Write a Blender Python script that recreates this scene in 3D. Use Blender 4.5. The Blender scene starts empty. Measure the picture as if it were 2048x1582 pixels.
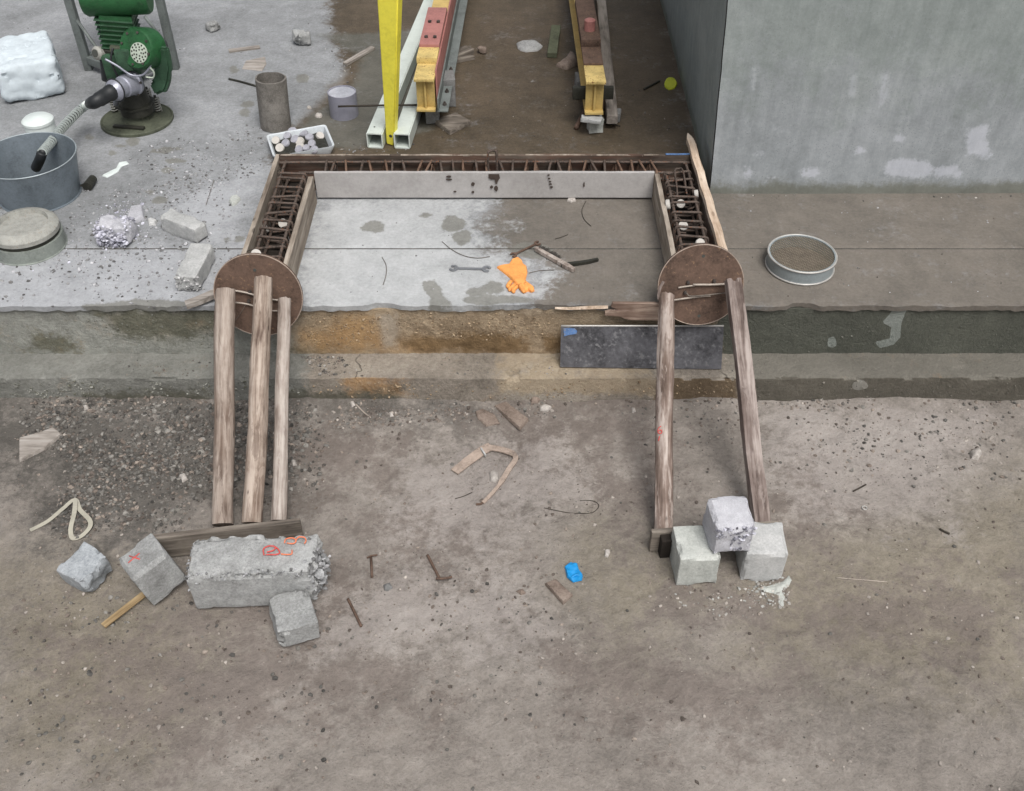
import bpy, bmesh, math, random
import numpy as np
from mathutils import Vector, Matrix, Euler, Quaternion

random.seed(7)
RNG = np.random.default_rng(7)
scene = bpy.context.scene
COL = scene.collection

# ------------------------------------------------------------------ camera, sky, sun, exposure
CAM_H, FPX, CU, CV = 2.75, 2000.0, 1024.0, 791.0
PITCH = math.radians(42.5)
cam_data = bpy.data.cameras.new('camera')
cam_data.sensor_width = 36.0
cam_data.lens = 36.0 * FPX / 2048.0
cam_data.clip_start = 0.05
cam_data.clip_end = 500.0
cam = bpy.data.objects.new('camera', cam_data)
cam.location = (0, 0, CAM_H)
cam.rotation_euler = (math.pi / 2 - PITCH, 0, 0)
COL.objects.link(cam)
scene.camera = cam

SUN_DIR = Vector((0.22, -0.48, 0.95)).normalized()      # towards the sun
SUN_EL = math.asin(SUN_DIR.z)
SUN_ROT = math.atan2(SUN_DIR.x, SUN_DIR.y)
world = bpy.data.worlds.new('World')
scene.world = world
world.use_nodes = True
wn = world.node_tree
wn.nodes.clear()
w_out = wn.nodes.new('ShaderNodeOutputWorld')
w_bg = wn.nodes.new('ShaderNodeBackground')
w_sky = wn.nodes.new('ShaderNodeTexSky')
w_sky.sky_type = 'NISHITA'
w_sky.sun_disc = False
w_sky.sun_elevation = SUN_EL
w_sky.sun_rotation = SUN_ROT
w_sky.air_density = 1.0
w_sky.dust_density = 5.0
w_sky.ozone_density = 1.0
w_hsv = wn.nodes.new('ShaderNodeHueSaturation')          # a cloud-covered sky is nearly grey
w_hsv.inputs['Saturation'].default_value = 0.30
wn.links.new(w_sky.outputs[0], w_hsv.inputs['Color'])
wn.links.new(w_hsv.outputs[0], w_bg.inputs['Color'])
w_bg.inputs['Strength'].default_value = 0.078
wn.links.new(w_bg.outputs[0], w_out.inputs['Surface'])

sun_data = bpy.data.lights.new('sun', 'SUN')
sun_data.energy = 1.6
sun_data.angle = math.radians(30)
sun_data.color = (1.0, 0.97, 0.93)
sun = bpy.data.objects.new('sun', sun_data)
sun.rotation_euler = (-SUN_DIR).to_track_quat('-Z', 'Y').to_euler()
sun.location = SUN_DIR * 20
COL.objects.link(sun)

scene.view_settings.view_transform = 'Standard'
scene.view_settings.look = 'None'
scene.view_settings.gamma = 1.0
scene.view_settings.use_curve_mapping = False
scene.view_settings.exposure = 0.62
scene.cycles.max_bounces = 5
scene.cycles.diffuse_bounces = 3
scene.cycles.glossy_bounces = 2
scene.cycles.caustics_reflective = False
scene.cycles.caustics_refractive = False

# ------------------------------------------------------------------ measuring: where a sight line meets a level or an upright plane
SP, CP = math.sin(PITCH), math.cos(PITCH)
ZT, ZP = 0.116, 0.37           # step tread, platform top
Y_RISER, Y_STEP = 3.113, 2.974

def sight(u, v):
    a, b = (u - CU) / FPX, (CV - v) / FPX
    return np.array([a, CP + SP * b, -SP + CP * b])

def PZ(u, v, z=0.0):
    d = sight(u, v)
    t = (z - CAM_H) / d[2]
    return np.array([d[0] * t, d[1] * t, z])

def PY(u, v, y):
    d = sight(u, v)
    t = y / d[1]
    return np.array([d[0] * t, y, CAM_H + d[2] * t])

def MPP(u, v, z=0.0):
    return (z - CAM_H) / sight(u, v)[2] / FPX

# ------------------------------------------------------------------ noise and outlines
def _h(ix, iy, iz, seed):
    n = (ix * 374761393 + iy * 668265263 + iz * 2147483647 + seed * 974711) & 0xFFFFFFFF
    n = ((n ^ (n >> 13)) * 1274126177) & 0xFFFFFFFF
    n = (n ^ (n >> 16)) & 0xFFFF
    return n / 65535.0

def vnoise(P, seed=0):
    P = np.asarray(P, float)
    I = np.floor(P).astype(np.int64)
    F = P - I
    F = F * F * (3 - 2 * F)
    r = 0
    for dx in (0, 1):
        wx = F[:, 0] if dx else 1 - F[:, 0]
        for dy in (0, 1):
            wy = F[:, 1] if dy else 1 - F[:, 1]
            for dz in (0, 1):
                wz = F[:, 2] if dz else 1 - F[:, 2]
                r = r + wx * wy * wz * _h(I[:, 0] + dx, I[:, 1] + dy, I[:, 2] + dz, seed)
    return r

def fbm(P, scale, octv=4, seed=0, gain=0.5):
    P = np.asarray(P, float) * scale
    a, s, tot = 1.0, 0, 0
    for o in range(octv):
        s = s + a * vnoise(P + 17.3 * o, seed + o)
        tot += a
        a *= gain
        P = P * 2.03
    return s / tot - 0.5            # about -0.5 .. 0.5

def sdf(px, py, poly):
    """signed distance to a polygon, positive inside"""
    poly = np.asarray(poly, float)
    d = np.full(px.shape, 1e9)
    inside = np.zeros(px.shape, bool)
    n = len(poly)
    for i in range(n):
        ax, ay = poly[i]
        bx, by = poly[(i + 1) % n]
        ex, ey = bx - ax, by - ay
        wx, wy = px - ax, py - ay
        t = np.clip((wx * ex + wy * ey) / (ex * ex + ey * ey + 1e-12), 0, 1)
        d = np.minimum(d, (wx - ex * t) ** 2 + (wy - ey * t) ** 2)
        c = ((ay > py) != (by > py))
        with np.errstate(divide='ignore', invalid='ignore'):
            xi = (bx - ax) * (py - ay) / (by - ay if by != ay else 1e-12) + ax
        inside ^= c & (px < xi)
    d = np.sqrt(d)
    return np.where(inside, d, -d)

def floor_poly(pts, z):
    return np.array([PZ(u, v, z)[:2] for u, v in pts])

# ------------------------------------------------------------------ mesh making
class MB:
    def __init__(self):
        self.v, self.f = [], []
    def add(self, verts, faces):
        o = len(self.v)
        self.v.extend([tuple(map(float, p)) for p in verts])
        self.f.extend([tuple(o + i for i in f) for f in faces])
        return self
    def xform(self, M):
        self.v = [tuple(M @ Vector(p)) for p in self.v]
        return self

def box(mb, c, dims, R=None, bev=0.0):
    hx, hy, hz = [d / 2 for d in dims]
    if bev <= 0:
        vs = [Vector((sx * hx, sy * hy, sz * hz)) for sx in (-1, 1) for sy in (-1, 1) for sz in (-1, 1)]
        fs = [(0, 1, 3, 2), (4, 6, 7, 5), (0, 4, 5, 1), (2, 3, 7, 6), (0, 2, 6, 4), (1, 5, 7, 3)]
    else:
        bm = bmesh.new()
        bmesh.ops.create_cube(bm, size=1.0)
        for v in bm.verts:
            v.co = Vector((v.co.x * 2 * hx, v.co.y * 2 * hy, v.co.z * 2 * hz))
        bmesh.ops.bevel(bm, geom=list(bm.edges), offset=bev, segments=2, affect='EDGES', profile=0.6)
        bm.verts.index_update()
        vs = [v.co.copy() for v in bm.verts]
        fs = [tuple(v.index for v in f.verts) for f in bm.faces]
        bm.free()
    c = Vector(c)
    if R is not None:
        vs = [R @ v for v in vs]
    mb.add([v + c for v in vs], fs)
    return mb

def rot(ax=0, ay=0, az=0):
    return Euler((math.radians(ax), math.radians(ay), math.radians(az)), 'XYZ').to_matrix()

def frame_from(t):
    t = Vector(t).normalized()
    up = Vector((0, 0, 1)) if abs(t.z) < 0.95 else Vector((1, 0, 0))
    a = t.cross(up).normalized()
    b = a.cross(t).normalized()
    return a, b

def tube(mb, pts, r, n=6, caps=True, closed=False):
    pts = [Vector(p) for p in pts]
    m = len(pts)
    rr = r if hasattr(r, '__len__') else [r] * m
    rings = []
    a = None
    for i in range(m):
        if closed:
            t = pts[(i + 1) % m] - pts[i - 1]
        else:
            t = pts[min(i + 1, m - 1)] - pts[max(i - 1, 0)]
        if t.length < 1e-9:
            t = Vector((0, 0, 1))
        t.normalize()
        if a is None:
            a, b = frame_from(t)
        else:
            a = (a - t * a.dot(t))
            if a.length < 1e-6:
                a, b = frame_from(t)
            a.normalize()
            b = a.cross(t).normalized()
        rings.append([pts[i] + (a * math.cos(2 * math.pi * k / n) + b * math.sin(2 * math.pi * k / n)) * rr[i] for k in range(n)])
    vs = [p for ring in rings for p in ring]
    fs = []
    for i in range(m if closed else m - 1):
        j = (i + 1) % m
        for k in range(n):
            k2 = (k + 1) % n
            fs.append((i * n + k, i * n + k2, j * n + k2, j * n + k))
    if caps and not closed:
        fs.append(tuple(range(n))[::-1])
        fs.append(tuple((m - 1) * n + k for k in range(n)))
    mb.add(vs, fs)
    return mb

def lathe(mb, prof, c, n=40, axis=(0, 0, 1), cap0=False, cap1=False, squash=None):
    """prof: (radius, height) along axis"""
    ax = Vector(axis).normalized()
    a, b = frame_from(ax)
    c = Vector(c)
    vs = []
    for r, h in prof:
        for k in range(n):
            th = 2 * math.pi * k / n
            vs.append(c + ax * h + (a * math.cos(th) + b * math.sin(th)) * r)
    fs = []
    for i in range(len(prof) - 1):
        for k in range(n):
            k2 = (k + 1) % n
            fs.append((i * n + k, i * n + k2, (i + 1) * n + k2, (i + 1) * n + k))
    if cap0:
        fs.append(tuple(range(n))[::-1])
    if cap1:
        fs.append(tuple((len(prof) - 1) * n + k for k in range(n)))
    mb.add(vs, fs)
    return mb

def prism(mb, poly, z0, z1):
    n = len(poly)
    vs = [(p[0], p[1], z0) for p in poly] + [(p[0], p[1], z1) for p in poly]
    area = sum(poly[i][0] * poly[(i + 1) % n][1] - poly[(i + 1) % n][0] * poly[i][1] for i in range(n))
    fs = [(i, (i + 1) % n, n + (i + 1) % n, n + i) for i in range(n)]
    fs += [tuple(range(n))[::-1], tuple(n + i for i in range(n))]
    if area < 0:
        fs = [f[::-1] for f in fs]
    mb.add(vs, fs)
    return mb

def strip(mb, pts, w, th, side=None):
    """flat bar swept along a path; w across, th thick"""
    pts = [Vector(p) for p in pts]
    m = len(pts)
    vs = []
    for i in range(m):
        t = (pts[min(i + 1, m - 1)] - pts[max(i - 1, 0)]).normalized()
        s = Vector(side) if side is not None else t.cross(Vector((0, 0, 1)))
        s = (s - t * s.dot(t)).normalized()
        nrm = s.cross(t).normalized()
        ww = w[i] if hasattr(w, '__len__') else w
        for x, y in ((-1, -1), (1, -1), (1, 1), (-1, 1)):
            vs.append(pts[i] + s * (x * ww / 2) + nrm * (y * th / 2))
    fs = []
    for i in range(m - 1):
        for k in range(4):
            fs.append((i * 4 + k, i * 4 + (k + 1) % 4, (i + 1) * 4 + (k + 1) % 4, (i + 1) * 4 + k))
    fs += [(3, 2, 1, 0), tuple((m - 1) * 4 + k for k in range(4))]
    mb.add(vs, fs)
    return mb

def smooth_path(pts, per=6):
    pts = [np.array(p, float) for p in pts]
    out = []
    n = len(pts)
    for i in range(n - 1):
        p0, p1, p2, p3 = pts[max(i - 1, 0)], pts[i], pts[i + 1], pts[min(i + 2, n - 1)]
        for k in range(per):
            t = k / per
            out.append(0.5 * ((2 * p1) + (-p0 + p2) * t + (2 * p0 - 5 * p1 + 4 * p2 - p3) * t * t + (-p0 + 3 * p1 - 3 * p2 + p3) * t ** 3))
    out.append(pts[-1])
    return out

def pad(mb, poly, z0, hmax, round_r, res=0.004, noise_amp=0.0, noise_scale=30, seed=0, dome=0.5):
    """a solid with the outline poly: thickness hmax, edge rounded over round_r"""
    poly = np.asarray(poly, float)
    x0, y0 = poly.min(0) - res * 1.5
    x1, y1 = poly.max(0) + res * 1.5
    nx, ny = int((x1 - x0) / res) + 2, int((y1 - y0) / res) + 2
    X, Y = np.meshgrid(x0 + np.arange(nx) * res, y0 + np.arange(ny) * res, indexing='ij')
    X, Y = X.ravel(), Y.ravel()
    D = sdf(X, Y, poly)
    e = res * 0.25
    gx = (sdf(X + e, Y, poly) - sdf(X - e, Y, poly)) / (2 * e)
    gy = (sdf(X, Y + e, poly) - sdf(X, Y - e, poly)) / (2 * e)
    ins = D > 0
    cell = np.zeros((nx, ny), bool)
    I2 = ins.reshape(nx, ny)
    c = I2[:-1, :-1] | I2[1:, :-1] | I2[:-1, 1:] | I2[1:, 1:]
    Xo = np.where(ins, X, X - gx * D)
    Yo = np.where(ins, Y, Y - gy * D)
    d = np.clip(D, 0, None)
    k = np.clip(d / round_r, 0, 1)
    h = hmax * (1 - (1 - k) ** 2) ** dome
    if noise_amp:
        h = h + k * noise_amp * 2 * fbm(np.stack([X, Y, 0 * X + seed], 1), noise_scale, 4, seed)
    Z = z0 + h
    used = {}
    vs, fs = [], []
    edges = {}
    def vid(i, j):
        key = i * ny + j
        if key not in used:
            used[key] = len(vs)
            vs.append((Xo[key], Yo[key], Z[key]))
        return used[key]
    for i, j in zip(*np.nonzero(c)):
        q = (vid(i, j), vid(i + 1, j), vid(i + 1, j + 1), vid(i, j + 1))
        fs.append(q)
        for a in range(4):
            ed = (q[a], q[(a + 1) % 4])
            edges[ed] = 1
    base = {}
    def bid(a):
        if a not in base:
            base[a] = len(vs)
            vs.append((vs[a][0], vs[a][1], z0 - 0.002))
        return base[a]
    for (a, b) in list(edges):
        if (b, a) not in edges:
            fs.append((b, a, bid(a), bid(b)))
    mb.add(vs, fs)
    return mb

def rough_block(dims, seed=0, res=0.009, bev=0.004, amp=0.0016, chip=0.004, broken=None):
    """concrete block centred on x,y with its bottom at z = 0; broken: {'+x': depth}"""
    h = np.array(dims) / 2
    def line(a):
        n = max(2, int(round(2 * (a - bev) / res)))
        mid = np.linspace(-(a - bev), a - bev, n + 1)
        return np.concatenate([[-a, -a + bev * .45], mid, [a - bev * .45, a]])
    L = [line(a) for a in h]
    key = {}
    V, F = [], []
    def vid(p):
        k = tuple(np.round(p, 6))
        if k not in key:
            key[k] = len(V)
            V.append(p)
        return key[k]
    for ax in range(3):
        o = [a for a in range(3) if a != ax]
        for s in (-1, 1):
            A, B = L[o[0]], L[o[1]]
            ids = np.empty((len(A), len(B)), int)
            for i, a in enumerate(A):
                for j, b in enumerate(B):
                    p = [0, 0, 0]
                    p[ax] = s * h[ax]; p[o[0]] = a; p[o[1]] = b
                    ids[i, j] = vid(p)
            flip = (s > 0) == (ax in (0, 2))
            for i in range(len(A) - 1):
                for j in range(len(B) - 1):
                    q = (ids[i, j], ids[i + 1, j], ids[i + 1, j + 1], ids[i, j + 1])
                    F.append(q if flip else q[::-1])
    P = np.array(V, float)
    inner = np.clip(P, -(h - bev), h - bev)
    d = P - inner
    ln = np.linalg.norm(d, axis=1)
    nrm = d / np.maximum(ln, 1e-9)[:, None]
    P = inner + nrm * bev
    N = nrm
    off = seed * 3.71
    edge = (np.abs(P) > (h - np.maximum(bev * 2.5, chip * 1.6))).sum(1) >= 2
    disp = amp * 2 * fbm(P + off, 22, 4, seed)
    c = fbm(P + off, 16, 3, seed + 5)
    disp = disp - np.where(edge, chip * 1.5 * np.clip(c * 7 + 0.15, 0, 2.0) * (1 + 1.2 * fbm(P + off, 60, 2, seed + 6)), 0)
    disp = disp - 0.6 * amp * np.clip(fbm(P + off, 70, 2, seed + 9) * 8 - 1.2, 0, 2)
    P = P + N * disp[:, None]
    for k, depth in (broken or {}).items():
        s = 1 if k[0] == '+' else -1
        ax = 'xyz'.index(k[1])
        w = np.clip((s * P[:, ax] - (h[ax] - depth * 2.2)) / (depth * 2.2), 0, 1)
        r = fbm(P * 1.0 + off, 9, 2, seed + 21) * 1.5 + fbm(P + off, 30, 4, seed + 31) * 1.1
        P[:, ax] += s * w * depth * r
        for o in range(3):
            if o != ax:
                P[:, o] += w * depth * 0.5 * fbm(P + off, 28, 3, seed + 41 + o)
                P[:, o] *= 1 - 0.10 * w
    P[:, 2] += h[2]
    mb = MB()
    mb.add(P, F)
    return mb

# ------------------------------------------------------------------ objects
def wpos(o):
    p = Vector((0, 0, 0))
    while o is not None:
        p = p + o.location
        o = o.parent
    return p

def mesh_obj(name, mb, mat, smooth=False, origin=None):
    me = bpy.data.meshes.new(name)
    if origin is not None:
        o = Vector(origin)
        vs = [(p[0] - o.x, p[1] - o.y, p[2] - o.z) for p in mb.v]
    else:
        vs = mb.v
    me.from_pydata(vs, [], mb.f)
    me.materials.append(mat)
    if smooth:
        me.polygons.foreach_set('use_smooth', [True] * len(me.polygons))
        if smooth != 'all':
            me.set_sharp_from_angle(angle=math.radians(smooth if not isinstance(smooth, bool) else 38))
    me.update()
    return bpy.data.objects.new(name, me)

def tag(o, label, cat, group=None):
    o['label'] = label
    o['category'] = cat
    if group:
        o['group'] = group
    return o

def thing(name, label, cat, loc, group=None):
    o = bpy.data.objects.new(name, None)
    o.empty_display_size = 0.05
    o.location = loc
    COL.objects.link(o)
    return tag(o, label, cat, group)

def part(name, mb, mat, parent, smooth=False, label=None):
    """mesh given in world coordinates, hung under its thing or part"""
    o = mesh_obj(name, mb, mat, smooth, wpos(parent))
    COL.objects.link(o)
    o.parent = parent
    if label:
        o['label'] = label
    return o

def solo(name, mb, mat, label, cat, group=None, smooth=False):
    """one-mesh thing given in world coordinates; origin at the middle of its base"""
    A = np.array(mb.v)
    lo, hi = A.min(0), A.max(0)
    org = ((lo[0] + hi[0]) / 2, (lo[1] + hi[1]) / 2, lo[2])
    o = mesh_obj(name, mb, mat, smooth, org)
    o.location = org
    COL.objects.link(o)
    return tag(o, label, cat, group)

def placed(name, mb, mat, label, cat, loc, R=None, group=None, smooth=False):
    """one-mesh thing given in its own coordinates, then placed"""
    o = mesh_obj(name, mb, mat, smooth)
    o.location = loc
    if R is not None:
        o.rotation_euler = R.to_euler() if isinstance(R, Matrix) else R
    COL.objects.link(o)
    return tag(o, label, cat, group)

def structure(name, mb, mat, smooth=False, parent=None):
    o = mesh_obj(name, mb, mat, smooth)
    COL.objects.link(o)
    if parent is None:
        o['kind'] = 'structure'
    else:
        o.parent = parent
    return o

def vattr(o, name, vals):
    a = o.data.attributes.new(name, 'FLOAT', 'POINT')
    a.data.foreach_set('value', np.asarray(vals, np.float32))

def cattr(o, name, cols):
    a = o.data.attributes.new(name, 'FLOAT_COLOR', 'POINT')
    a.data.foreach_set('color', np.asarray(cols, np.float32).ravel())

# ------------------------------------------------------------------ materials
def S(r, g, b):
    def f(c):
        c /= 255.0
        return c / 12.92 if c <= 0.04045 else ((c + 0.055) / 1.055) ** 2.4
    return (f(r), f(g), f(b), 1.0)

class NB:
    def __init__(self, name, random_offset=True):
        self.m = bpy.data.materials.new(name)
        self.m.use_nodes = True
        self.t = self.m.node_tree
        self.t.nodes.clear()
        self.out = self.n('ShaderNodeOutputMaterial')
        self.b = self.n('ShaderNodeBsdfPrincipled')
        self.t.links.new(self.b.outputs[0], self.out.inputs['Surface'])
        tc = self.n('ShaderNodeTexCoord')
        self.P = tc.outputs['Object']
        if random_offset:
            oi = self.n('ShaderNodeObjectInfo')
            mul = self.n('ShaderNodeMath'); mul.operation = 'MULTIPLY'
            self.link(oi.outputs['Random'], mul.inputs[0]); mul.inputs[1].default_value = 37.0
            add = self.n('ShaderNodeVectorMath'); add.operation = 'ADD'
            self.link(self.P, add.inputs[0]); self.link(mul.outputs[0], add.inputs[1])
            self.P = add.outputs[0]
    def n(self, k):
        return self.t.nodes.new(k)
    def link(self, a, b):
        self.t.links.new(a, b)
    def put(self, sock, val):
        if hasattr(val, 'node'):
            self.link(val, sock)
        else:
            sock.default_value = val
    def scaled(self, sc):
        k = self.n('ShaderNodeVectorMath'); k.operation = 'MULTIPLY'
        self.link(self.P, k.inputs[0]); k.inputs[1].default_value = sc
        return k.outputs[0]
    def noise(self, scale, detail=5, rough=0.6, vec=None, dist=0.0):
        k = self.n('ShaderNodeTexNoise')
        self.link(vec if vec is not None else self.P, k.inputs['Vector'])
        k.inputs['Scale'].default_value = scale
        k.inputs['Detail'].default_value = detail
        k.inputs['Roughness'].default_value = rough
        k.inputs['Distortion'].default_value = dist
        return k.outputs[0]
    def voro(self, scale, vec=None, feature='F1', out='Distance', rnd=1.0):
        k = self.n('ShaderNodeTexVoronoi')
        k.feature = feature
        self.link(vec if vec is not None else self.P, k.inputs['Vector'])
        k.inputs['Scale'].default_value = scale
        k.inputs['Randomness'].default_value = rnd
        return k.outputs[out]
    def math(self, op, a, b=0.0, c=None):
        k = self.n('ShaderNodeMath'); k.operation = op
        self.put(k.inputs[0], a); self.put(k.inputs[1], b)
        if c is not None:
            self.put(k.inputs[2], c)
        return k.outputs[0]
    def step(self, x, lo, hi, a=0.0, b=1.0):
        k = self.n('ShaderNodeMapRange'); k.interpolation_type = 'SMOOTHSTEP'
        self.put(k.inputs[0], x)
        k.inputs[1].default_value = lo; k.inputs[2].default_value = hi
        k.inputs[3].default_value = a; k.inputs[4].default_value = b
        return k.outputs[0]
    def ramp(self, f, stops):
        k = self.n('ShaderNodeValToRGB')
        self.put(k.inputs[0], f)
        e = k.color_ramp.elements
        while len(e) > len(stops):
            e.remove(e[-1])
        while len(e) < len(stops):
            e.new(0.5)
        for i, (p, c) in enumerate(stops):
            e[i].position = p; e[i].color = c
        return k.outputs[0]
    def mix(self, f, a, b, mode='MIX'):
        k = self.n('ShaderNodeMix'); k.data_type = 'RGBA'; k.blend_type = mode
        self.put(k.inputs[0], f); self.put(k.inputs[6], a); self.put(k.inputs[7], b)
        return k.outputs[2]
    def fmix(self, f, a, b):
        k = self.n('ShaderNodeMix'); k.data_type = 'FLOAT'
        self.put(k.inputs[0], f); self.put(k.inputs[2], a); self.put(k.inputs[3], b)
        return k.outputs[0]
    def attr(self, name, out='Fac'):
        k = self.n('ShaderNodeAttribute'); k.attribute_name = name
        return k.outputs[out]
    def bump(self, h, strength, dist=0.004):
        k = self.n('ShaderNodeBump')
        self.put(k.inputs['Height'], h)
        k.inputs['Strength'].default_value = strength
        k.inputs['Distance'].default_value = dist
        self.link(k.outputs[0], self.b.inputs['Normal'])
    def done(self, color, rough=0.85, metal=0.0, spec=0.4):
        self.put(self.b.inputs['Base Color'], color)
        self.put(self.b.inputs['Roughness'], rough)
        self.put(self.b.inputs['Metallic'], metal)
        self.put(self.b.inputs['Specular IOR Level'], spec)
        return self.m

def concrete(name, cd, cm, cl, scale=1.0, layers=(), rough=0.92, bump=0.5, pits=0.5, streak=0.0, grain=1.0, big=1.0, rnd=True, white=0.0, contrast=0.13, dist=0.004, crack=0, coarse=0.0):
    b = NB(name, rnd)
    n1 = b.noise(2.2 * scale, 3, 0.62, dist=0.4)
    n2 = b.noise(17 * scale, 4, 0.7)
    n3 = b.noise(75 * scale, 5, 0.78)
    f = b.math('ADD', b.math('MULTIPLY', n1, 0.45 * big), b.math('MULTIPLY', n2, 0.35))
    f = b.math('ADD', f, b.math('MULTIPLY', n3, 0.50 * grain))
    c0 = (0.45 * big + 0.35 + 0.50 * grain) / 2
    if streak:
        s = b.noise(1.0, 5, 0.65, vec=b.scaled((30 * scale, 30 * scale, 1.6 * scale)))
        f = b.math('ADD', f, b.math('MULTIPLY', b.math('SUBTRACT', s, 0.5), streak))
    col = b.ramp(f, [(c0 - contrast, cd), (c0, cm), (c0 + contrast, cl)])
    r = rough
    if white:
        w = b.step(b.noise(9 * scale, 6, 0.7), 0.66 - white * .1, 0.72)
        col = b.mix(b.math('MULTIPLY', w, 0.75), col, (0.62, 0.63, 0.66, 1))
    if pits:
        v = b.voro(120 * scale)
        gate = n2
        p = b.math('MULTIPLY', b.step(v, 0.22, 0.10), b.step(gate, 0.44, 0.56))
        col = b.mix(b.math('MULTIPLY', p, pits), col, tuple(x * 0.3 for x in cd[:3]) + (1,))
    h = n3 if not coarse else b.math('ADD', b.math('MULTIPLY', n3, 1 - coarse), b.math('MULTIPLY', n2, coarse))
    if crack:
        wv = b.n('ShaderNodeVectorMath'); wv.operation = 'ADD'
        wn2 = b.n('ShaderNodeTexNoise'); wn2.inputs['Scale'].default_value = 5; wn2.inputs['Detail'].default_value = 4; b.link(b.P, wn2.inputs['Vector'])
        ws = b.n('ShaderNodeVectorMath'); ws.operation = 'SCALE'; ws.inputs['Scale'].default_value = 0.45
        b.link(wn2.outputs[1], ws.inputs[0]); b.link(b.P, wv.inputs[0]); b.link(ws.outputs[0], wv.inputs[1])
        ce = b.voro(crack, vec=wv.outputs[0], feature='DISTANCE_TO_EDGE')
        cm_ = b.math('MULTIPLY', b.step(ce, 0.022, 0.004), b.step(n1, 0.50, 0.58))
        col = b.mix(b.math('MULTIPLY', cm_, 0.75), col, tuple(x * 0.3 for x in cd[:3]) + (1,))
    if layers:
        nz0 = b.math('ADD', b.math('MULTIPLY', b.noise(6.5, 5, 0.72), 0.6), b.math('MULTIPLY', b.noise(40, 4, 0.75), 0.4))
    for k, L in enumerate(layers):
        nz = nz0 if k % 2 == 0 else b.math('SUBTRACT', 1.0, nz0)
        x = b.math('ADD', b.attr(L['attr']), b.math('MULTIPLY', b.math('SUBTRACT', nz, 0.5), L.get('amt', 0.6) * 3.2))
        m = b.step(x, -L.get('soft', 0.05), L.get('soft', 0.05))
        if 'max' in L:
            m = b.math('MULTIPLY', m, L['max'])
        lc = b.ramp(f, [(c0 - contrast, L['c'][0]), (c0 + contrast, L['c'][1])])
        col = b.mix(m, col, lc)
        if 'rough' in L:
            r = b.fmix(m, r, L['rough'])
    b.bump(h, bump, dist)
    return b.done(col, r, 0.0, 0.35)

def wood(name, cd, cm, cl, axis='x', scale=1.0, rough=0.85, bump=0.5, blotch=0.0, bc=None, peel=0.0):
    b = NB(name)
    st = {'x': (3.0, 38, 38), 'y': (38, 3.0, 38), 'z': (38, 38, 3.0)}[axis]
    v = b.scaled(tuple(s * scale for s in st))
    g = b.noise(1.0, 6, 0.65, vec=v, dist=0.6)
    g2 = b.noise(3.3, 4, 0.6, vec=v)
    n = b.noise(6 * scale, 5, 0.6)
    f = b.math('ADD', b.math('MULTIPLY', g, 0.6), b.math('ADD', b.math('MULTIPLY', g2, 0.2), b.math('MULTIPLY', n, 0.35)))
    col = b.ramp(f, [(0.46, cd), (0.56, cm), (0.67, cl)])
    if blotch:
        sp = b.step(b.voro(26 * scale, vec=b.scaled(tuple({'x': (.35, 1, 1), 'y': (1, .35, 1), 'z': (1, 1, .35)}[axis]))), 0.20, 0.08)
        sp = b.math('MULTIPLY', sp, b.step(b.noise(9, 3, 0.6), 0.42, 0.55))
        col = b.mix(b.math('MULTIPLY', sp, 0.8), col, tuple(x * 0.55 for x in cd[:3]) + (1,))
        m = b.step(b.noise(5 * scale, 7, 0.7, vec=b.scaled(tuple({'x': (.5, 2, 2), 'y': (2, .5, 2), 'z': (2, 2, .5)}[axis]))), 0.50, 0.60)
        col = b.mix(b.math('MULTIPLY', m, blotch), col, bc)
    if peel:
        pn = b.noise(11 * scale, 5, 0.72, vec=b.scaled(tuple({'x': (.28, 1.3, 1.3), 'y': (1.3, .28, 1.3), 'z': (1.3, 1.3, .28)}[axis])), dist=0.8)
        col = b.mix(b.math('MULTIPLY', b.step(pn, 0.54, 0.60), peel), col, cl)
        col = b.mix(b.math('MULTIPLY', b.step(pn, 0.43, 0.37), peel), col, cd)
    b.bump(b.math('ADD', b.math('MULTIPLY', g, 0.7), b.math('MULTIPLY', g2, 0.3)), bump, 0.004)
    return b.done(col, rough, 0, 0.3)

def painted(name, col, rough=0.5, metal=0.0, wear=0.3, wc=(0.09, 0.055, 0.035, 1), scale=1.0, tint=0.25, bump=0.15, spec=0.4):
    b = NB(name)
    n1 = b.noise(6 * scale, 6, 0.65)
    n2 = b.noise(45 * scale, 5, 0.65)
    d = tuple(x * (1 - tint * 1.6) for x in col[:3]) + (1,)
    l = tuple(min(1, x * (1 + tint)) for x in col[:3]) + (1,)
    f = b.math('ADD', b.math('MULTIPLY', n1, 0.6), b.math('MULTIPLY', n2, 0.4))
    c = b.ramp(f, [(0.36, d), (0.5, col), (0.66, l)])
    w = b.step(b.math('ADD', b.math('MULTIPLY', n2, 0.6), b.math('MULTIPLY', b.noise(13 * scale, 6, 0.7), 0.4)), 0.66 - 0.16 * wear, 0.70 - 0.12 * wear)
    c = b.mix(b.math('MULTIPLY', w, min(1, wear * 1.6)), c, wc)
    b.bump(n2, bump, 0.003)
    return b.done(c, b.fmix(w, rough, 0.85), metal, spec)

# ================================================================== THE SETTING
def axis_coords(core0, core1, step, far0, far1, grow=1.35):
    c = list(np.arange(core0, core1 + 1e-9, step))
    s, x = step, c[-1]
    while x < far1:
        s *= grow
        x = min(x + s, far1)
        c.append(x)
    s, x = step, c[0]
    pre = []
    while x > far0:
        s *= grow
        x = max(x - s, far0)
        pre.append(x)
    return np.array(pre[::-1] + c)

def grid_mesh(X, Y, Zf):
    nx, ny = len(X), len(Y)
    GX, GY = np.meshgrid(X, Y, indexing='ij')
    x, y = GX.ravel(), GY.ravel()
    z = Zf(x, y)
    i = np.arange(nx * ny).reshape(nx, ny)
    q = np.stack([i[:-1, :-1], i[1:, :-1], i[1:, 1:], i[:-1, 1:]], -1).reshape(-1, 4)
    return x, y, z, q

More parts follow.
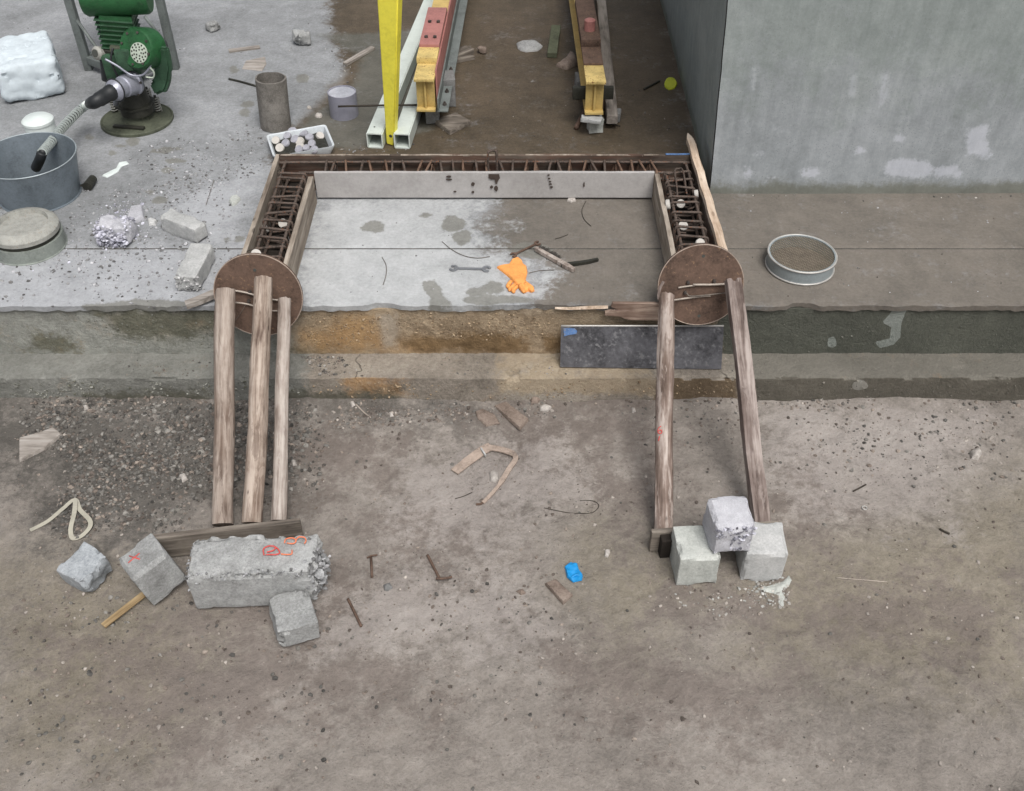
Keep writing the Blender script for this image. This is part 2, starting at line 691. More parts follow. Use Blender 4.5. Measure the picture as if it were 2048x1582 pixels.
def field(x, y, polys, z, soft):
    """stain strength: about +1 well inside, -1 well outside"""
    r = np.full(x.shape, -1.0)
    for p in polys:
        r = np.maximum(r, np.clip(sdf(x, y, floor_poly(p, z)) / soft, -1, 1))
    return r

def ell(u, v, ru, rv, n=10, wob=0.18, seed=0):
    rn = random.Random(seed + int(u) * 7 + int(v))
    return [(u + ru * math.cos(a) * (1 + rn.uniform(-wob, wob)), v + rv * math.sin(a) * (1 + rn.uniform(-wob, wob)))
            for a in [2 * math.pi * k / n for k in range(n)]]

# ---- ground: one sheet of trodden earth and cement dust, out to the horizon
def ground_h(x, y):
    P = np.stack([x, y, 0 * x], 1)
    dent = 0 * x
    rd = random.Random(21)
    for k in range(46):
        cx, cy, a, l, w = rd.uniform(-1.9, 1.9), rd.uniform(1.1, 2.85), rd.uniform(0, 3.14), rd.uniform(.04, .11), rd.uniform(.02, .045)
        ux, uy = (x - cx) * math.cos(a) + (y - cy) * math.sin(a), -(x - cx) * math.sin(a) + (y - cy) * math.cos(a)
        dent = dent - rd.uniform(.004, .010) * np.exp(-(ux / l) ** 4 - (uy / w) ** 4)
    heap = np.exp(-((y - 2.985) / 0.075) ** 2) * np.clip(0.012 + 0.045 * fbm(P, 3.5, 4, 15), 0, 1) + np.clip(-x - 0.62, 0, .3) * np.clip((y - 2.35) / .2, 0, 1) * np.clip(0.04 + 0.16 * fbm(P, 5, 4, 16), 0, 1)
    near = np.exp(-((x / 4.0) ** 2 + ((y - 2) / 4.0) ** 2))
    return near * (0.030 * fbm(P, 1.3, 3, 11) + 0.022 * fbm(P, 7, 4, 12) + 0.011 * fbm(P, 34, 3, 13) + dent + heap) - 0.004

gx = axis_coords(-2.2, 2.2, 0.0095, -300, 300)
gy = axis_coords(1.0, 3.03, 0.0095, -300, 300)
x, y, z, q = grid_mesh(gx, gy, ground_h)
mb = MB(); mb.v = list(zip(x, y, z)); mb.f = [tuple(f) for f in q.tolist()]
mat_ground = concrete('earth_ground', S(114, 108, 102), S(142, 135, 128), S(164, 157, 150), scale=1.0, rough=0.95, bump=1.0, pits=0.3, rnd=False, contrast=0.19, dist=0.016, big=1.2, grain=0.9, coarse=0.5,
    layers=[dict(attr='gravelly', c=(S(66, 64, 60), S(104, 100, 95)), amt=2.2, soft=0.9, ns=8, max=0.9),
            dict(attr='olive', c=(S(104, 97, 78), S(142, 133, 112)), amt=1.2, soft=0.8, ns=5, max=0.55),
            dict(attr='damp', c=(S(104, 95, 89), S(134, 124, 117)), amt=1.9, soft=0.5, ns=6, max=0.8, rough=0.75),
            dict(attr='dust', c=(S(150, 142, 137), S(178, 171, 166)), amt=1.9, soft=0.6, ns=6, max=0.7)])
ground = structure('ground', mb, mat_ground, smooth='all')
vattr(ground, 'gravelly', field(x, y, [[(-200, 780), (640, 780), (655, 930), (600, 1000), (420, 1010), (250, 1090), (90, 1100), (60, 960), (-200, 900)], [(620, 795), (1180, 800), (1150, 850), (900, 840), (640, 860)]], 0, 0.22))
vattr(ground, 'olive', field(x, y, [[(1500, 1120), (1800, 1000), (2100, 950), (2100, 1400), (1500, 1300)], [(0, 1130), (260, 1150), (420, 1260), (300, 1500), (0, 1500)], [(1180, 1020), (1400, 1180), (1250, 1300), (1150, 1180)]], 0, 0.3))
vattr(ground, 'damp', field(x, y, [[(960, 800), (1290, 800), (1300, 900), (1050, 900)], [(1330, 1150), (1560, 1170), (1560, 1230), (1330, 1220)], [(370, 1200), (660, 1190), (690, 1100), (640, 1250), (380, 1270)], [(600, 860), (800, 880), (760, 980), (610, 990)], [(1150, 900), (1320, 940), (1330, 1060), (1180, 1000)], [(700, 1040), (860, 1020), (1000, 1100), (800, 1130)], [(1560, 900), (1720, 1010), (1640, 1100), (1540, 1040)], [(1650, 1180), (2000, 1150), (2000, 1300), (1700, 1280)], [(100, 1250), (600, 1280), (900, 1400), (300, 1500)], [(1100, 1300), (1600, 1330), (1500, 1480), (1150, 1420)]], 0, 0.30))
vattr(ground, 'dust', field(x, y, [[(830, 930), (1080, 880), (1180, 980), (960, 1080), (800, 1040)], [(1530, 820), (1955, 830), (1900, 1050), (1600, 1020)], [(660, 1180), (1000, 1140), (1100, 1260), (650, 1290)]], 0, 0.2))

# ---- platform: a raised concrete base topped by two screed slabs
mat_screed = concrete('screed', S(110, 112, 113), S(138, 140, 142), S(163, 165, 168), scale=0.9, rough=0.9, bump=0.6, pits=0.6, rnd=False, contrast=0.17, dist=0.006,
    layers=[dict(attr='brown', c=(S(94, 90, 84), S(126, 119, 111)), amt=0.9, soft=0.35, ns=7, rough=0.8),
            dict(attr='wet', c=(S(62, 55, 44), S(100, 88, 73)), amt=0.45, soft=0.16, ns=6, rough=0.55),
            dict(attr='wetgrey', c=(S(84, 84, 77), S(110, 109, 102)), amt=0.5, soft=0.25, ns=8, rough=0.6, max=0.8),
            dict(attr='pale', c=(S(152, 154, 155), S(192, 194, 195)), amt=1.5, soft=0.5, ns=7, max=0.9),
            dict(attr='dry', c=(S(146, 148, 151), S(182, 184, 188)), amt=1.5, soft=0.9, ns=7, max=0.85),
            dict(attr='spots', c=(S(102, 101, 95), S(132, 131, 124)), amt=0.95, soft=0.22, ns=10, rough=0.7, max=0.8)])

def chip_depth(x):
    """how far the front edge is broken back"""
    P = np.stack([x, 0 * x, 0 * x], 1)
    d = 0.006 * np.abs(fbm(P, 9, 4, 51)) * 2 + 0.006 * np.clip(fbm(P, 30, 3, 52) * 4 - .2, 0, 1.5)
    for (u0, u1, dep) in ((735, 800, 0.022), (985, 1120, 0.013), (1150, 1200, 0.010), (1575, 1640, 0.026), (240, 285, 0.012), (1290, 1310, 0.008)):
        x0, x1 = PZ(u0, 614, ZP)[0], PZ(u1, 614, ZP)[0]
        t = np.clip((x - x0) / (x1 - x0), 0, 1)
        d = d + dep * np.sin(np.pi * t) ** 0.7 * (0.75 + 0.6 * fbm(P, 40, 3, 53))
    return d

Y_JOINT = float(PZ(700, 497, ZP)[1])
SLAB_T = 0.026
def slab_mesh(y0, y1, ystep, yfar, ragged):
    X = axis_coords(-2.1, 2.1, 0.0125, -14, 14)
    Y = np.arange(y0, y1 + 1e-9, (y1 - y0) / round((y1 - y0) / ystep))
    if yfar > y1:
        Y = np.concatenate([Y, np.arange(y1 + 0.03, 7.0, 0.03), np.arange(7.5, yfar, 0.8)])
    x, y, z, q = grid_mesh(X, Y, lambda x, y: ZP + 0.0022 * fbm(np.stack([x, y, 0 * x], 1), 4, 3, 31) + 0.0012 * fbm(np.stack([x, y, 0 * x], 1), 28, 3, 32))
    nx, ny = len(X), len(Y)
    if ragged:
        k = np.clip(1 - (y - y0) / 0.05, 0, 1)
        y = y + chip_depth(x) * k
        z = z - 0.003 * (k > 0.97) * np.clip(6 * fbm(np.stack([x, y, z], 1), 14, 3, 33), 0, 3)
    else:
        z = z - 0.0035 * (np.abs(y - y0) < 1e-6)
    i = np.arange(nx * ny).reshape(nx, ny)
    V = list(zip(x, y, z))
    F = [tuple(f) for f in q.tolist()]
    n0 = len(V)
    fr = i[:, 0]
    zz = ZP - SLAB_T
    for a in fr:
        jag = 0.005 * (2 * vnoise(np.array([[V[a][0] * 40, 3.0, 0]]), 77)[0] - 1) if ragged else 0
        V.append((V[a][0], V[a][1] + (0.003 if ragged else 0), zz + jag))
    for k in range(nx - 1):
        F.append((fr[k + 1], fr[k], n0 + k, n0 + k + 1))
    bk = i[:, -1]
    n1 = len(V)
    for a in bk:
        V.append((V[a][0], V[a][1], zz))
    for k in range(nx - 1):
        F.append((bk[k], bk[k + 1], n1 + k + 1, n1 + k))
    for k in range(nx - 1):
        F.append((n0 + k + 1, n0 + k, n1 + k, n1 + k + 1))
    m = MB(); m.v = V; m.f = F
    return m

WETM = [ell(605, 157, 15, 9), ell(495, 208, 13, 6), ell(490, 226, 12, 8), ell(265, 284, 14, 9), ell(226, 306, 10, 4), ell(240, 292, 12, 3), ell(320, 302, 22, 5), ell(345, 297, 24, 3),
        ell(178, 275, 9, 5), ell(480, 478, 14, 7), ell(455, 480, 8, 6), ell(468, 140, 10, 8), ell(318, 400, 14, 8), ell(300, 385, 12, 6), ell(350, 322, 20, 5), ell(335, 340, 12, 5),
        [(848, 562), (868, 560), (880, 575), (884, 592), (902, 604), (905, 613), (858, 613), (864, 595), (850, 580)],
        ell(905, 448, 26, 16), ell(748, 455, 26, 12), ell(855, 430, 14, 6), ell(925, 475, 18, 14), ell(965, 600, 40, 10), ell(985, 575, 20, 12), ell(300, 607, 90, 9), ell(215, 612, 60, 6), ell(950, 585, 20, 9), ell(1020, 600, 50, 8), ell(1060, 500, 40, 16)]
WETGREY = [[(640, 70), (720, 110), (700, 180), (610, 240), (580, 290), (700, 300), (860, 260), (870, 60)]]
BROWN = [[(985, 380), (1005, 420), (955, 455), (1000, 478), (965, 498), (1060, 512), (1120, 540), (1085, 575), (1070, 615), (2300, 640), (2600, 300), (2300, -100), (1000, -100), (700, 130), (560, 300), (560, 340), (985, 340)]]
WET = [[(650, -80), (668, 95), (702, 150), (655, 200), (590, 258), (556, 300), (550, 330), (1100, 326), (1412, 326), (1412, 380), (1360, 93), (1350, -80)]]
PALE = [[(590, 640), (640, 392), (985, 395), (978, 425), (945, 445), (925, 470), (960, 492), (1010, 500), (1060, 530), (1030, 560), (1075, 590), (1000, 605), (900, 640)],
        [(1075, 535), (1110, 530), (1115, 550), (1085, 560)], ell(960, 487, 20, 8), ell(985, 455, 20, 6), [(1000, 588), (1080, 585), (1070, 596), (1000, 600)]]

platform_body = MB()
plat_mats = mat_screed
def screed(o):
    co = np.array([v.co[:] for v in o.data.vertices])
    x, y = co[:, 0], co[:, 1]
    vattr(o, 'brown', field(x, y, BROWN, ZP, 0.14))
    vattr(o, 'wet', field(x, y, WET, ZP, 0.30))
    vattr(o, 'wetgrey', field(x, y, WETGREY, ZP, 0.15))
    vattr(o, 'pale', field(x, y, PALE, ZP, 0.16))
    vattr(o, 'dry', field(x, y, [[(-100, 490), (490, 490), (440, 640), (-100, 640)], [(330, 400), (520, 330), (470, 480), (380, 500)]], ZP, 0.12))
    vattr(o, 'spots', field(x, y, WETM, ZP, 0.030))

# upper riser as the platform's own front face (rough rendered concrete)
XR = axis_coords(-2.1, 2.1, 0.008, -14, 14)
def wall_strip(prof, seed, rough_fn):
    """prof: list of (y, z); swept along x with relief; returns arrays"""
    pr = np.array(prof)
    nx, npf = len(XR), len(pr)
    GX, GI = np.meshgrid(XR, np.arange(npf), indexing='ij')
    x = GX.ravel(); y = pr[GI.ravel(), 0].copy(); z = pr[GI.ravel(), 1].copy()
    dy, dz = rough_fn(x, y, z)
    y += dy; z += dz
    i = np.arange(nx * npf).reshape(nx, npf)
    qd = np.stack([i[:-1, :-1], i[:-1, 1:], i[1:, 1:], i[1:, :-1]], -1).reshape(-1, 4)
    return x, y, z, qd

def riser_relief(x, y, z):
    P = np.stack([x, y, z], 1)
    u = x / MPP(1024, 665, 0.24) + 1024
    rough = 0.35 + 1.3 * np.clip((u - 760) / 60, 0, 1) * np.clip((1130 - u) / 60, 0, 1) + 0.5 * np.clip((480 - u) / 100, 0, 1)
    d = -0.012 * fbm(P, 5, 3, 61) - 0.013 * rough * fbm(P, 34, 4, 62)
    return d, 0 * d

ys = Y_RISER + 0.018
prof_up = [(15.0, 0.10), (15.0, ZP - SLAB_T - 0.001), (ys + 0.04, ZP - SLAB_T - 0.001)] + [(ys - 0.002 * k / 26, ZP - SLAB_T - 0.001 - (ZP - SLAB_T - 0.08) * k / 26) for k in range(27)]
x, y, z, qd = wall_strip(prof_up, 1, lambda x, y, z: tuple(np.where(y < 4, a, 0) for a in riser_relief(x, y, z)))
mb = MB(); mb.v = list(zip(x, y, z)); mb.f = [tuple(f) for f in qd.tolist()]
mat_riser = concrete('riser_render', S(128, 119, 105), S(168, 157, 141), S(192, 182, 166), scale=1.2, rough=0.95, bump=1.0, pits=0.75, rnd=False, contrast=0.17, streak=0.12, dist=0.012, crack=3.2,
    layers=[dict(attr='grey', c=(S(126, 127, 120), S(176, 177, 170)), amt=0.6, soft=0.3, ns=6),
            dict(attr='moss', c=(S(82, 82, 68), S(122, 120, 102)), amt=1.2, soft=0.4, ns=9, max=0.85),
            dict(attr='tan', c=(S(138, 118, 94), S(188, 166, 136)), amt=1.6, soft=0.9, ns=8, max=0.75),
            dict(attr='orange', c=(S(158, 120, 76), S(206, 168, 118)), amt=1.4, soft=0.9, ns=8, max=0.75),
            dict(attr='ochre', c=(S(106, 84, 54), S(146, 118, 82)), amt=1.1, soft=0.45, ns=8, max=0.85, rough=0.7),
            dict(attr='tanpale', c=(S(168, 156, 140), S(196, 184, 168)), amt=0.8, soft=0.3, ns=9, max=0.8),
            dict(attr='dark', c=(S(74, 76, 69), S(104, 106, 96)), amt=0.35, soft=0.15, ns=7, rough=0.6),
            dict(attr='patch', c=(S(132, 138, 132), S(150, 155, 150)), amt=0.45, soft=0.06, ns=14)])
platform = structure('platform', mb, mat_riser, smooth=32)

def wall_poly(pts, yv):
    return np.array([[PY(u, v, yv)[0], PY(u, v, yv)[2]] for u, v in pts])
def wfield(x, z, polys, yv, soft):
    r = np.full(x.shape, -1.0)
    for p in polys:
        r = np.maximum(r, np.clip(sdf(x, z, wall_poly(p, yv)) / soft, -1, 1))
    return r
def riser_stains(o, yv):
    co = np.array([v.co[:] for v in o.data.vertices])
    x, z = co[:, 0], co[:, 2]
    vattr(o, 'grey', wfield(x, z, [[(-900, 560), (600, 560), (585, 700), (640, 850), (-900, 850)]], yv, 0.08))
    vattr(o, 'moss', wfield(x, z, [[(170, 620), (480, 620), (470, 672), (330, 690), (235, 680)], [(60, 672), (130, 680), (150, 706), (60, 706)], [(170, 784), (430, 782), (440, 815), (150, 815)], [(560, 785), (800, 780), (800, 810), (560, 815)], [(560, 692), (760, 700), (700, 722), (580, 715)]], yv, 0.08))
    vattr(o, 'tan', wfield(x, z, [[(590, 600), (1450, 600), (1470, 820), (640, 820)]], yv, 0.15))
    vattr(o, 'orange', wfield(x, z, [[(655, 660), (700, 632), (752, 632), (780, 690), (860, 700), (760, 706), (600, 698), (590, 670)], [(690, 756), (805, 754), (800, 784), (700, 786)]], yv, 0.075))
    vattr(o, 'ochre', wfield(x, z, [[(800, 690), (830, 672), (1055, 678), (1060, 712), (830, 712)], [(1090, 680), (1130, 676), (1130, 705), (1095, 708)], [(1310, 752), (1480, 752), (1480, 802), (1310, 806)]], yv, 0.06))
    vattr(o, 'tanpale', wfield(x, z, [[(748, 630), (795, 630), (792, 700), (765, 702)], [(985, 752), (1310, 752), (1310, 790), (1000, 782)]], yv, 0.07))
    vattr(o, 'dark', wfield(x, z, [[(1425, 560), (3600, 560), (3600, 850), (1475, 850), (1478, 760), (1440, 740)]], yv, 0.14))
    vattr(o, 'patch', wfield(x, z, [[(1793, 618), (1818, 620), (1806, 650), (1803, 680), (1790, 694), (1762, 702), (1753, 690), (1782, 682), (1785, 660), (1766, 650), (1780, 636)], ell(1666, 690, 10, 11), ell(1720, 770, 16, 9)], yv, 0.012))
riser_stains(platform, Y_RISER)
s1 = structure('screed_slab', slab_mesh(Y_RISER, Y_JOINT - 0.006, 0.0125, 0, True), mat_screed, 45, platform)
s2 = structure('screed_slab', slab_mesh(Y_JOINT + 0.006, 4.6, 0.0125, 15, False), mat_screed, 45, platform)
screed(s1); screed(s2)
jf = MB(); strip(jf, [(x_, Y_JOINT, ZP - 0.0058) for x_ in np.linspace(-14, 14, 60)], 0.0122, 0.006, (0, 1, 0))
structure('joint_fill', jf, concrete('joint_dirt', S(52, 50, 47), S(78, 75, 71), S(104, 100, 95), scale=2), parent=platform)

# ---- the low step in front of it
def step_relief(x, y, z):
    P = np.stack([x, y, z], 1)
    ed = np.exp(-((y - Y_STEP) ** 2 + (z - ZT) ** 2) / 0.009 ** 2)
    a = -0.014 * fbm(P, 4, 3, 71) - 0.008 * fbm(P, 34, 4, 72) + ed * 0.018 * np.clip(fbm(P, 14, 4, 73) * 5 - 0.1, 0, 1)
    b = 0.008 * fbm(P, 6, 3, 74) + 0.006 * fbm(P, 36, 3, 75) - ed * 0.016 * np.clip(fbm(P, 14, 4, 73) * 5 - 0.1, 0, 1)
    return a, b
prof_st = [(Y_RISER + 0.06 - (Y_RISER + 0.06 - Y_STEP) * k / 20, ZT) for k in range(21)] + [(Y_STEP - 0.004 * k / 12, ZT - (ZT + 0.03) * k / 12) for k in range(1, 13)]
x, y, z, qd = wall_strip(prof_st, 2, step_relief)
mb = MB(); mb.v = list(zip(x, y, z)); mb.f = [tuple(f) for f in qd.tolist()]
mat_step = concrete('step_concrete', S(116, 109, 99), S(156, 147, 136), S(182, 174, 161), scale=1.2, rough=0.95, bump=1.0, pits=0.75, rnd=False, contrast=0.17, dist=0.012, crack=2.4,
    layers=[dict(attr='grey', c=(S(112, 112, 106), S(160, 160, 154)), amt=0.7, soft=0.35, ns=6),
            dict(attr='treaddamp', c=(S(108, 105, 97), S(136, 132, 123)), amt=0.5, soft=0.3, ns=6),
            dict(attr='moss', c=(S(74, 73, 62), S(108, 105, 92)), amt=1.2, soft=0.4, ns=9, max=0.85),
            dict(attr='orange', c=(S(148, 108, 66), S(196, 156, 106)), amt=1.5, soft=0.7, ns=10, max=0.75),
            dict(attr='ochre', c=(S(96, 80, 60), S(124, 106, 84)), amt=0.7, soft=0.3, ns=8, max=0.9),
            dict(attr='tanpale', c=(S(156, 140, 118), S(190, 174, 150)), amt=0.9, soft=0.3, ns=9, max=0.85),
            dict(attr='dark', c=(S(82, 79, 71), S(112, 107, 97)), amt=0.5, soft=0.2, ns=7, rough=0.7),
            dict(attr='patch', c=(S(132, 130, 122), S(150, 147, 140)), amt=0.8, soft=0.1, ns=14)])
step = structure('step', mb, mat_step, smooth=32)
riser_stains(step, Y_STEP)
co = np.array([v.co[:] for v in step.data.vertices])
on_tread = co[:, 2] > ZT - 0.012
dk = step.data.attributes['dark']
vals = np.empty(len(co), np.float32); dk.data.foreach_get('value', vals)
for nm in ('orange', 'ochre'):
    at = step.data.attributes[nm]; vv = np.empty(len(co), np.float32); at.data.foreach_get('value', vv)
    at.data.foreach_set('value', np.where(on_tread & (co[:, 1] > Y_STEP + 0.004), -1, vv).astype(np.float32))
vattr(step, 'treaddamp', np.where(on_tread, vals, -1))
step.data.attributes['dark'].data.foreach_set('value', np.where(on_tread & (co[:, 1] > Y_STEP + 0.006), -1, vals).astype(np.float32))

# ---- tall concrete block on the right
mat_wall = concrete('wall_concrete', S(122, 127, 129), S(150, 155, 158), S(174, 178, 182), scale=0.8, rough=0.9, bump=0.35, pits=0.5, rnd=False, streak=0.30, contrast=0.22, white=0.0, grain=0.6,
    layers=[dict(attr='whitewash', c=(S(168, 172, 180), S(198, 201, 208)), amt=1.4, soft=0.35, ns=16, max=0.9),
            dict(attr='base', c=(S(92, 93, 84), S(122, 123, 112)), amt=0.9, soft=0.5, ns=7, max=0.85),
            dict(attr='green', c=(S(112, 124, 116), S(142, 152, 144)), amt=1.2, soft=0.6, ns=4, max=0.45)])
c0 = PZ(1418, 387, ZP)
WY = float(c0[1]); WX = float(c0[0])
WTOP = 2.35
nxw, nzw, nyw = 150, 110, 90
V, F = [], []
def wgrid(fn, na, nb):
    o = len(V)
    for i in range(na + 1):
        for j in range(nb + 1):
            V.append(fn(i / na, j / nb))
    for i in range(na):
        for j in range(nb):
            a = o + i * (nb + 1) + j
            F.append((a, a + nb + 1, a + nb + 2, a + 1))
batter = 0.045
def xl(zr):
    return WX - batter * zr * (WTOP - ZP) / 0.9
zrow = lambda t: ZP - 0.006 + (WTOP - ZP) * t
wgrid(lambda s, t: (xl(t) + 0.004 + (4.2 - xl(t)) * s ** 1.5, WY, zrow(t)), nxw, nzw)
wgrid(lambda s, t: (xl(t) + 0.035 * (1 - s), WY + 3.2 * (1 - s) ** 1.6 + 0.004, zrow(t)), nyw, nzw)
wgrid(lambda s, t: (xl(1) + (4.2 - xl(1)) * s, WY + 3.2 * t, WTOP), 20, 20)
P = np.array(V)
n = fbm(P, 3, 3, 81) * 0.012 + fbm(P, 25, 4, 82) * 0.004
P[:, 1] += n
P[:, 0] += n * 0.8
mb = MB(); mb.v = list(map(tuple, P)); mb.f = F
wall = structure('concrete_wall', mb, mat_wall, smooth=True)
wall['kind'] = 'thing'
tag(wall, 'tall streaky grey concrete block wall with whitewash smears on right of platform', 'wall')
co = np.array([v.co[:] for v in wall.data.vertices])
front = co[:, 1] < WY + 0.012
vattr(wall, 'whitewash', np.where(front, wfield(co[:, 0], co[:, 2], [[(1770, 325), (1800, 318), (1850, 325), (1870, 340), (1845, 355), (1775, 350)], [(1870, 340), (1915, 330), (1925, 350), (1880, 355)], [(1930, 260), (1975, 250), (1990, 320), (1935, 310)], [(1765, 145), (1780, 140), (1775, 200), (1755, 215)], ell(1720, 300, 10, 8), ell(1520, 308, 9, 5), ell(1495, 345, 8, 8), ell(1545, 355, 14, 5), ell(1620, 345, 16, 7), ell(1500, 262, 6, 5), ell(1550, 262, 6, 4), [(1507, 135), (1514, 135), (1508, 180), (1502, 180)], [(1702, 150), (1712, 148), (1708, 190), (1700, 192)], ell(1800, 278, 7, 5)], WY, 0.035), -1))
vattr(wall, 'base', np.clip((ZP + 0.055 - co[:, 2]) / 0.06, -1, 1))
vattr(wall, 'green', np.where(front, np.clip((co[:, 2] - 0.9) / 0.4, -1, 0.6), 0.9))

# ---- loose gravel and crumbs
ICO_V = []
_t = (1 + 5 ** .5) / 2
for a in (-1, 1):
    for b_ in (-_t, _t):
        ICO_V += [(a, b_, 0), (0, a, b_), (b_, 0, a)]
ICO_V = np.array(ICO_V) / math.sqrt(1 + _t * _t)
_bm = bmesh.new()
_r = bmesh.ops.convex_hull(_bm, input=[_bm.verts.new(p) for p in ICO_V])
_bm.verts.index_update()
ICO_F = np.array([[v.index for v in f.verts] for f in _bm.faces])
ICO_V = np.array([v.co[:] for v in _bm.verts])
_bm.free()

def stones_mesh(pos, size, seed):
    r = np.random.default_rng(seed)
    n = len(pos)
    sc = r.uniform(0.65, 1.25, (n, 1, 3)) * size[:, None, None]
    sc[:, :, 2] *= 0.7
    V = ICO_V[None] * (1 + r.uniform(-0.38, 0.38, (n, 12, 1))) * sc
    a = r.uniform(0, 2 * np.pi, n)
    tl = r.uniform(-0.5, 0.5, n)
    y1 = V[:, :, 1] * np.cos(tl)[:, None] - V[:, :, 2] * np.sin(tl)[:, None]
    z1 = V[:, :, 1] * np.sin(tl)[:, None] + V[:, :, 2] * np.cos(tl)[:, None]
    x2 = V[:, :, 0] * np.cos(a)[:, None] - y1 * np.sin(a)[:, None]
    y2 = V[:, :, 0] * np.sin(a)[:, None] + y1 * np.cos(a)[:, None]
    W = np.stack([x2, y2, z1], -1) + pos[:, None, :]
    F = (ICO_F[None] + (np.arange(n) * 12)[:, None, None]).reshape(-1, 3)
    return W.reshape(-1, 3), F

def in_poly(n, poly, r):
    poly = np.asarray(poly)
    lo, hi = poly.min(0), poly.max(0)
    out = []
    while sum(map(len, out)) < n:
        p = r.uniform(lo, hi, (n * 2, 2))
        out.append(p[sdf(p[:, 0], p[:, 1], poly) > 0])
    return np.concatenate(out)[:n]

b = NB('stone_grain', False)
n_ = b.noise(60, 4, 0.6)
mat_stone = b.done(b.mix(0.8, b.attr('tone', 'Color'), b.mix(1.0, b.attr('tone', 'Color'), b.ramp(n_, [(0.3, (0.45, 0.45, 0.45, 1)), (0.7, (1.5, 1.5, 1.5, 1))]), 'MULTIPLY')), 0.9, 0, 0.3)

def scatter(name, label, cat, specs, zfun, seed):
    r = np.random.default_rng(seed)
    PV, PS, PC = [], [], []
    for poly, n, s0, s1, tones in specs:
        p = in_poly(n, poly, r)
        P3 = np.stack([p[:, 0], p[:, 1], 0 * p[:, 0]], 1)
        fade = np.clip(sdf(p[:, 0], p[:, 1], np.asarray(poly)) / 0.10, 0, 1)
        keep = fbm(P3, 5, 3, seed) + r.uniform(-0.28, 0.28, len(p)) > 0.20 - 0.30 * fade
        p = p[keep]
        s = s0 + (s1 - s0) * r.random(len(p)) ** 2.6
        PV.append(np.stack([p[:, 0], p[:, 1], zfun(p[:, 0], p[:, 1]) + s * 0.22], 1))
        PS.append(s)
        t = np.array([tones[k][:3] for k in r.integers(0, len(tones), len(p))]) * r.uniform(0.7, 1.3, (len(p), 1))
        PC.append(t)
    pos, size, colr = np.concatenate(PV), np.concatenate(PS), np.concatenate(PC)
    V, F = stones_mesh(pos, size, seed + 1)
    m = MB(); m.v = V.tolist(); m.f = F.tolist()
    o = mesh_obj(name, m, mat_stone)
    cattr(o, 'tone', np.concatenate([np.repeat(colr, 12, 0), np.ones((len(colr) * 12, 1))], 1))
    o['kind'] = 'stuff'
    COL.objects.link(o)
    return tag(o, label, cat)

G = lambda p: floor_poly(p, 0.0)
dk = [S(80, 78, 75), S(98, 96, 92), S(112, 109, 104), S(126, 123, 118), S(90, 86, 82)]
md = [S(116, 106, 98), S(136, 126, 117), S(96, 88, 82), S(152, 145, 138)]
lt = [S(168, 164, 158), S(186, 182, 176)]
gr0 = [S(150, 150, 146), S(170, 170, 166)]
scatter('gravel', 'dark loose gravel strewn over the earth below the step', 'gravel', [
    (G([(40, 803), (640, 803), (655, 900), (640, 1000), (430, 985), (40, 900)]), 6800, 0.003, 0.0115, dk + dk + md[:3]),
    (G([(180, 900), (430, 930), (430, 1040), (280, 1080), (110, 1080), (90, 1000)]), 2600, 0.003, 0.010, dk + dk + md[:3]),
    (G([(430, 803), (620, 803), (650, 960), (560, 1020), (430, 1010)]), 900, 0.004, 0.011, dk + md),
    (G([(640, 803), (1130, 806), (1120, 850), (900, 845), (660, 860)]), 1700, 0.002, 0.009, md + md + dk[1:4]),
    (G([(1040, 808), (1500, 808), (1480, 880), (1300, 910), (1180, 860)]), 420, 0.002, 0.007, md + dk),
    (G([(1560, 806), (2040, 806), (2048, 1000), (1700, 960), (1560, 870)]), 900, 0.002, 0.009, md + dk),
    (G([(-10, 860), (2060, 860), (2060, 1582), (-10, 1582)]), 3600, 0.0012, 0.0075, md + md + dk[1:3]),
    (G([(-10, 810), (2060, 810), (2060, 1582), (-10, 1582)]), 15000, 0.0007, 0.0028, md + md + dk[2:4]),
    (G([(-10, 1180), (700, 1190), (700, 1582), (-10, 1582)]), 900, 0.002, 0.009, md + dk),
    (G([(690, 1130), (1200, 1130), (1200, 1500), (690, 1500)]), 260, 0.003, 0.008, md + dk),
    (G([(1320, 1170), (1600, 1170), (1610, 1230), (1330, 1240)]), 420, 0.0015, 0.007, md + lt[:1] + gr0),
    (G([(1490, 1160), (1600, 1140), (1600, 1235), (1500, 1200)]), 260, 0.002, 0.008, gr0 + lt[:1]),
    (G([(-60, 792), (2110, 792), (2110, 822), (-60, 822)]), 2600, 0.0015, 0.0085, md + md + dk),
], lambda x, y: ground_h(x, y), 5)
T_ = lambda p: floor_poly(p, ZT)
scatter('step_gravel', 'fine gravel and mortar crumbs lying on the low step', 'gravel', [
    (T_([(600, 712), (760, 716), (800, 752), (640, 752)]), 620, 0.002, 0.008, md + lt[:1] + dk),
    (T_([(990, 722), (1110, 722), (1120, 748), (985, 748)]), 120, 0.002, 0.006, md + lt),
    (T_([(40, 714), (430, 714), (430, 752), (40, 752)]), 220, 0.0015, 0.006, md + dk),
    (T_([(1480, 714), (2040, 714), (2040, 752), (1480, 752)]), 90, 0.0015, 0.004, dk + md),
    (T_([(800, 716), (1480, 716), (1480, 752), (800, 752)]), 160, 0.0015, 0.005, md + dk),
], lambda x, y: 0 * x + ZT, 6)
Q_ = lambda p: floor_poly(p, ZP)
gr = [S(138, 138, 138), S(154, 154, 156), S(118, 118, 118), S(172, 172, 175), S(104, 103, 102)]
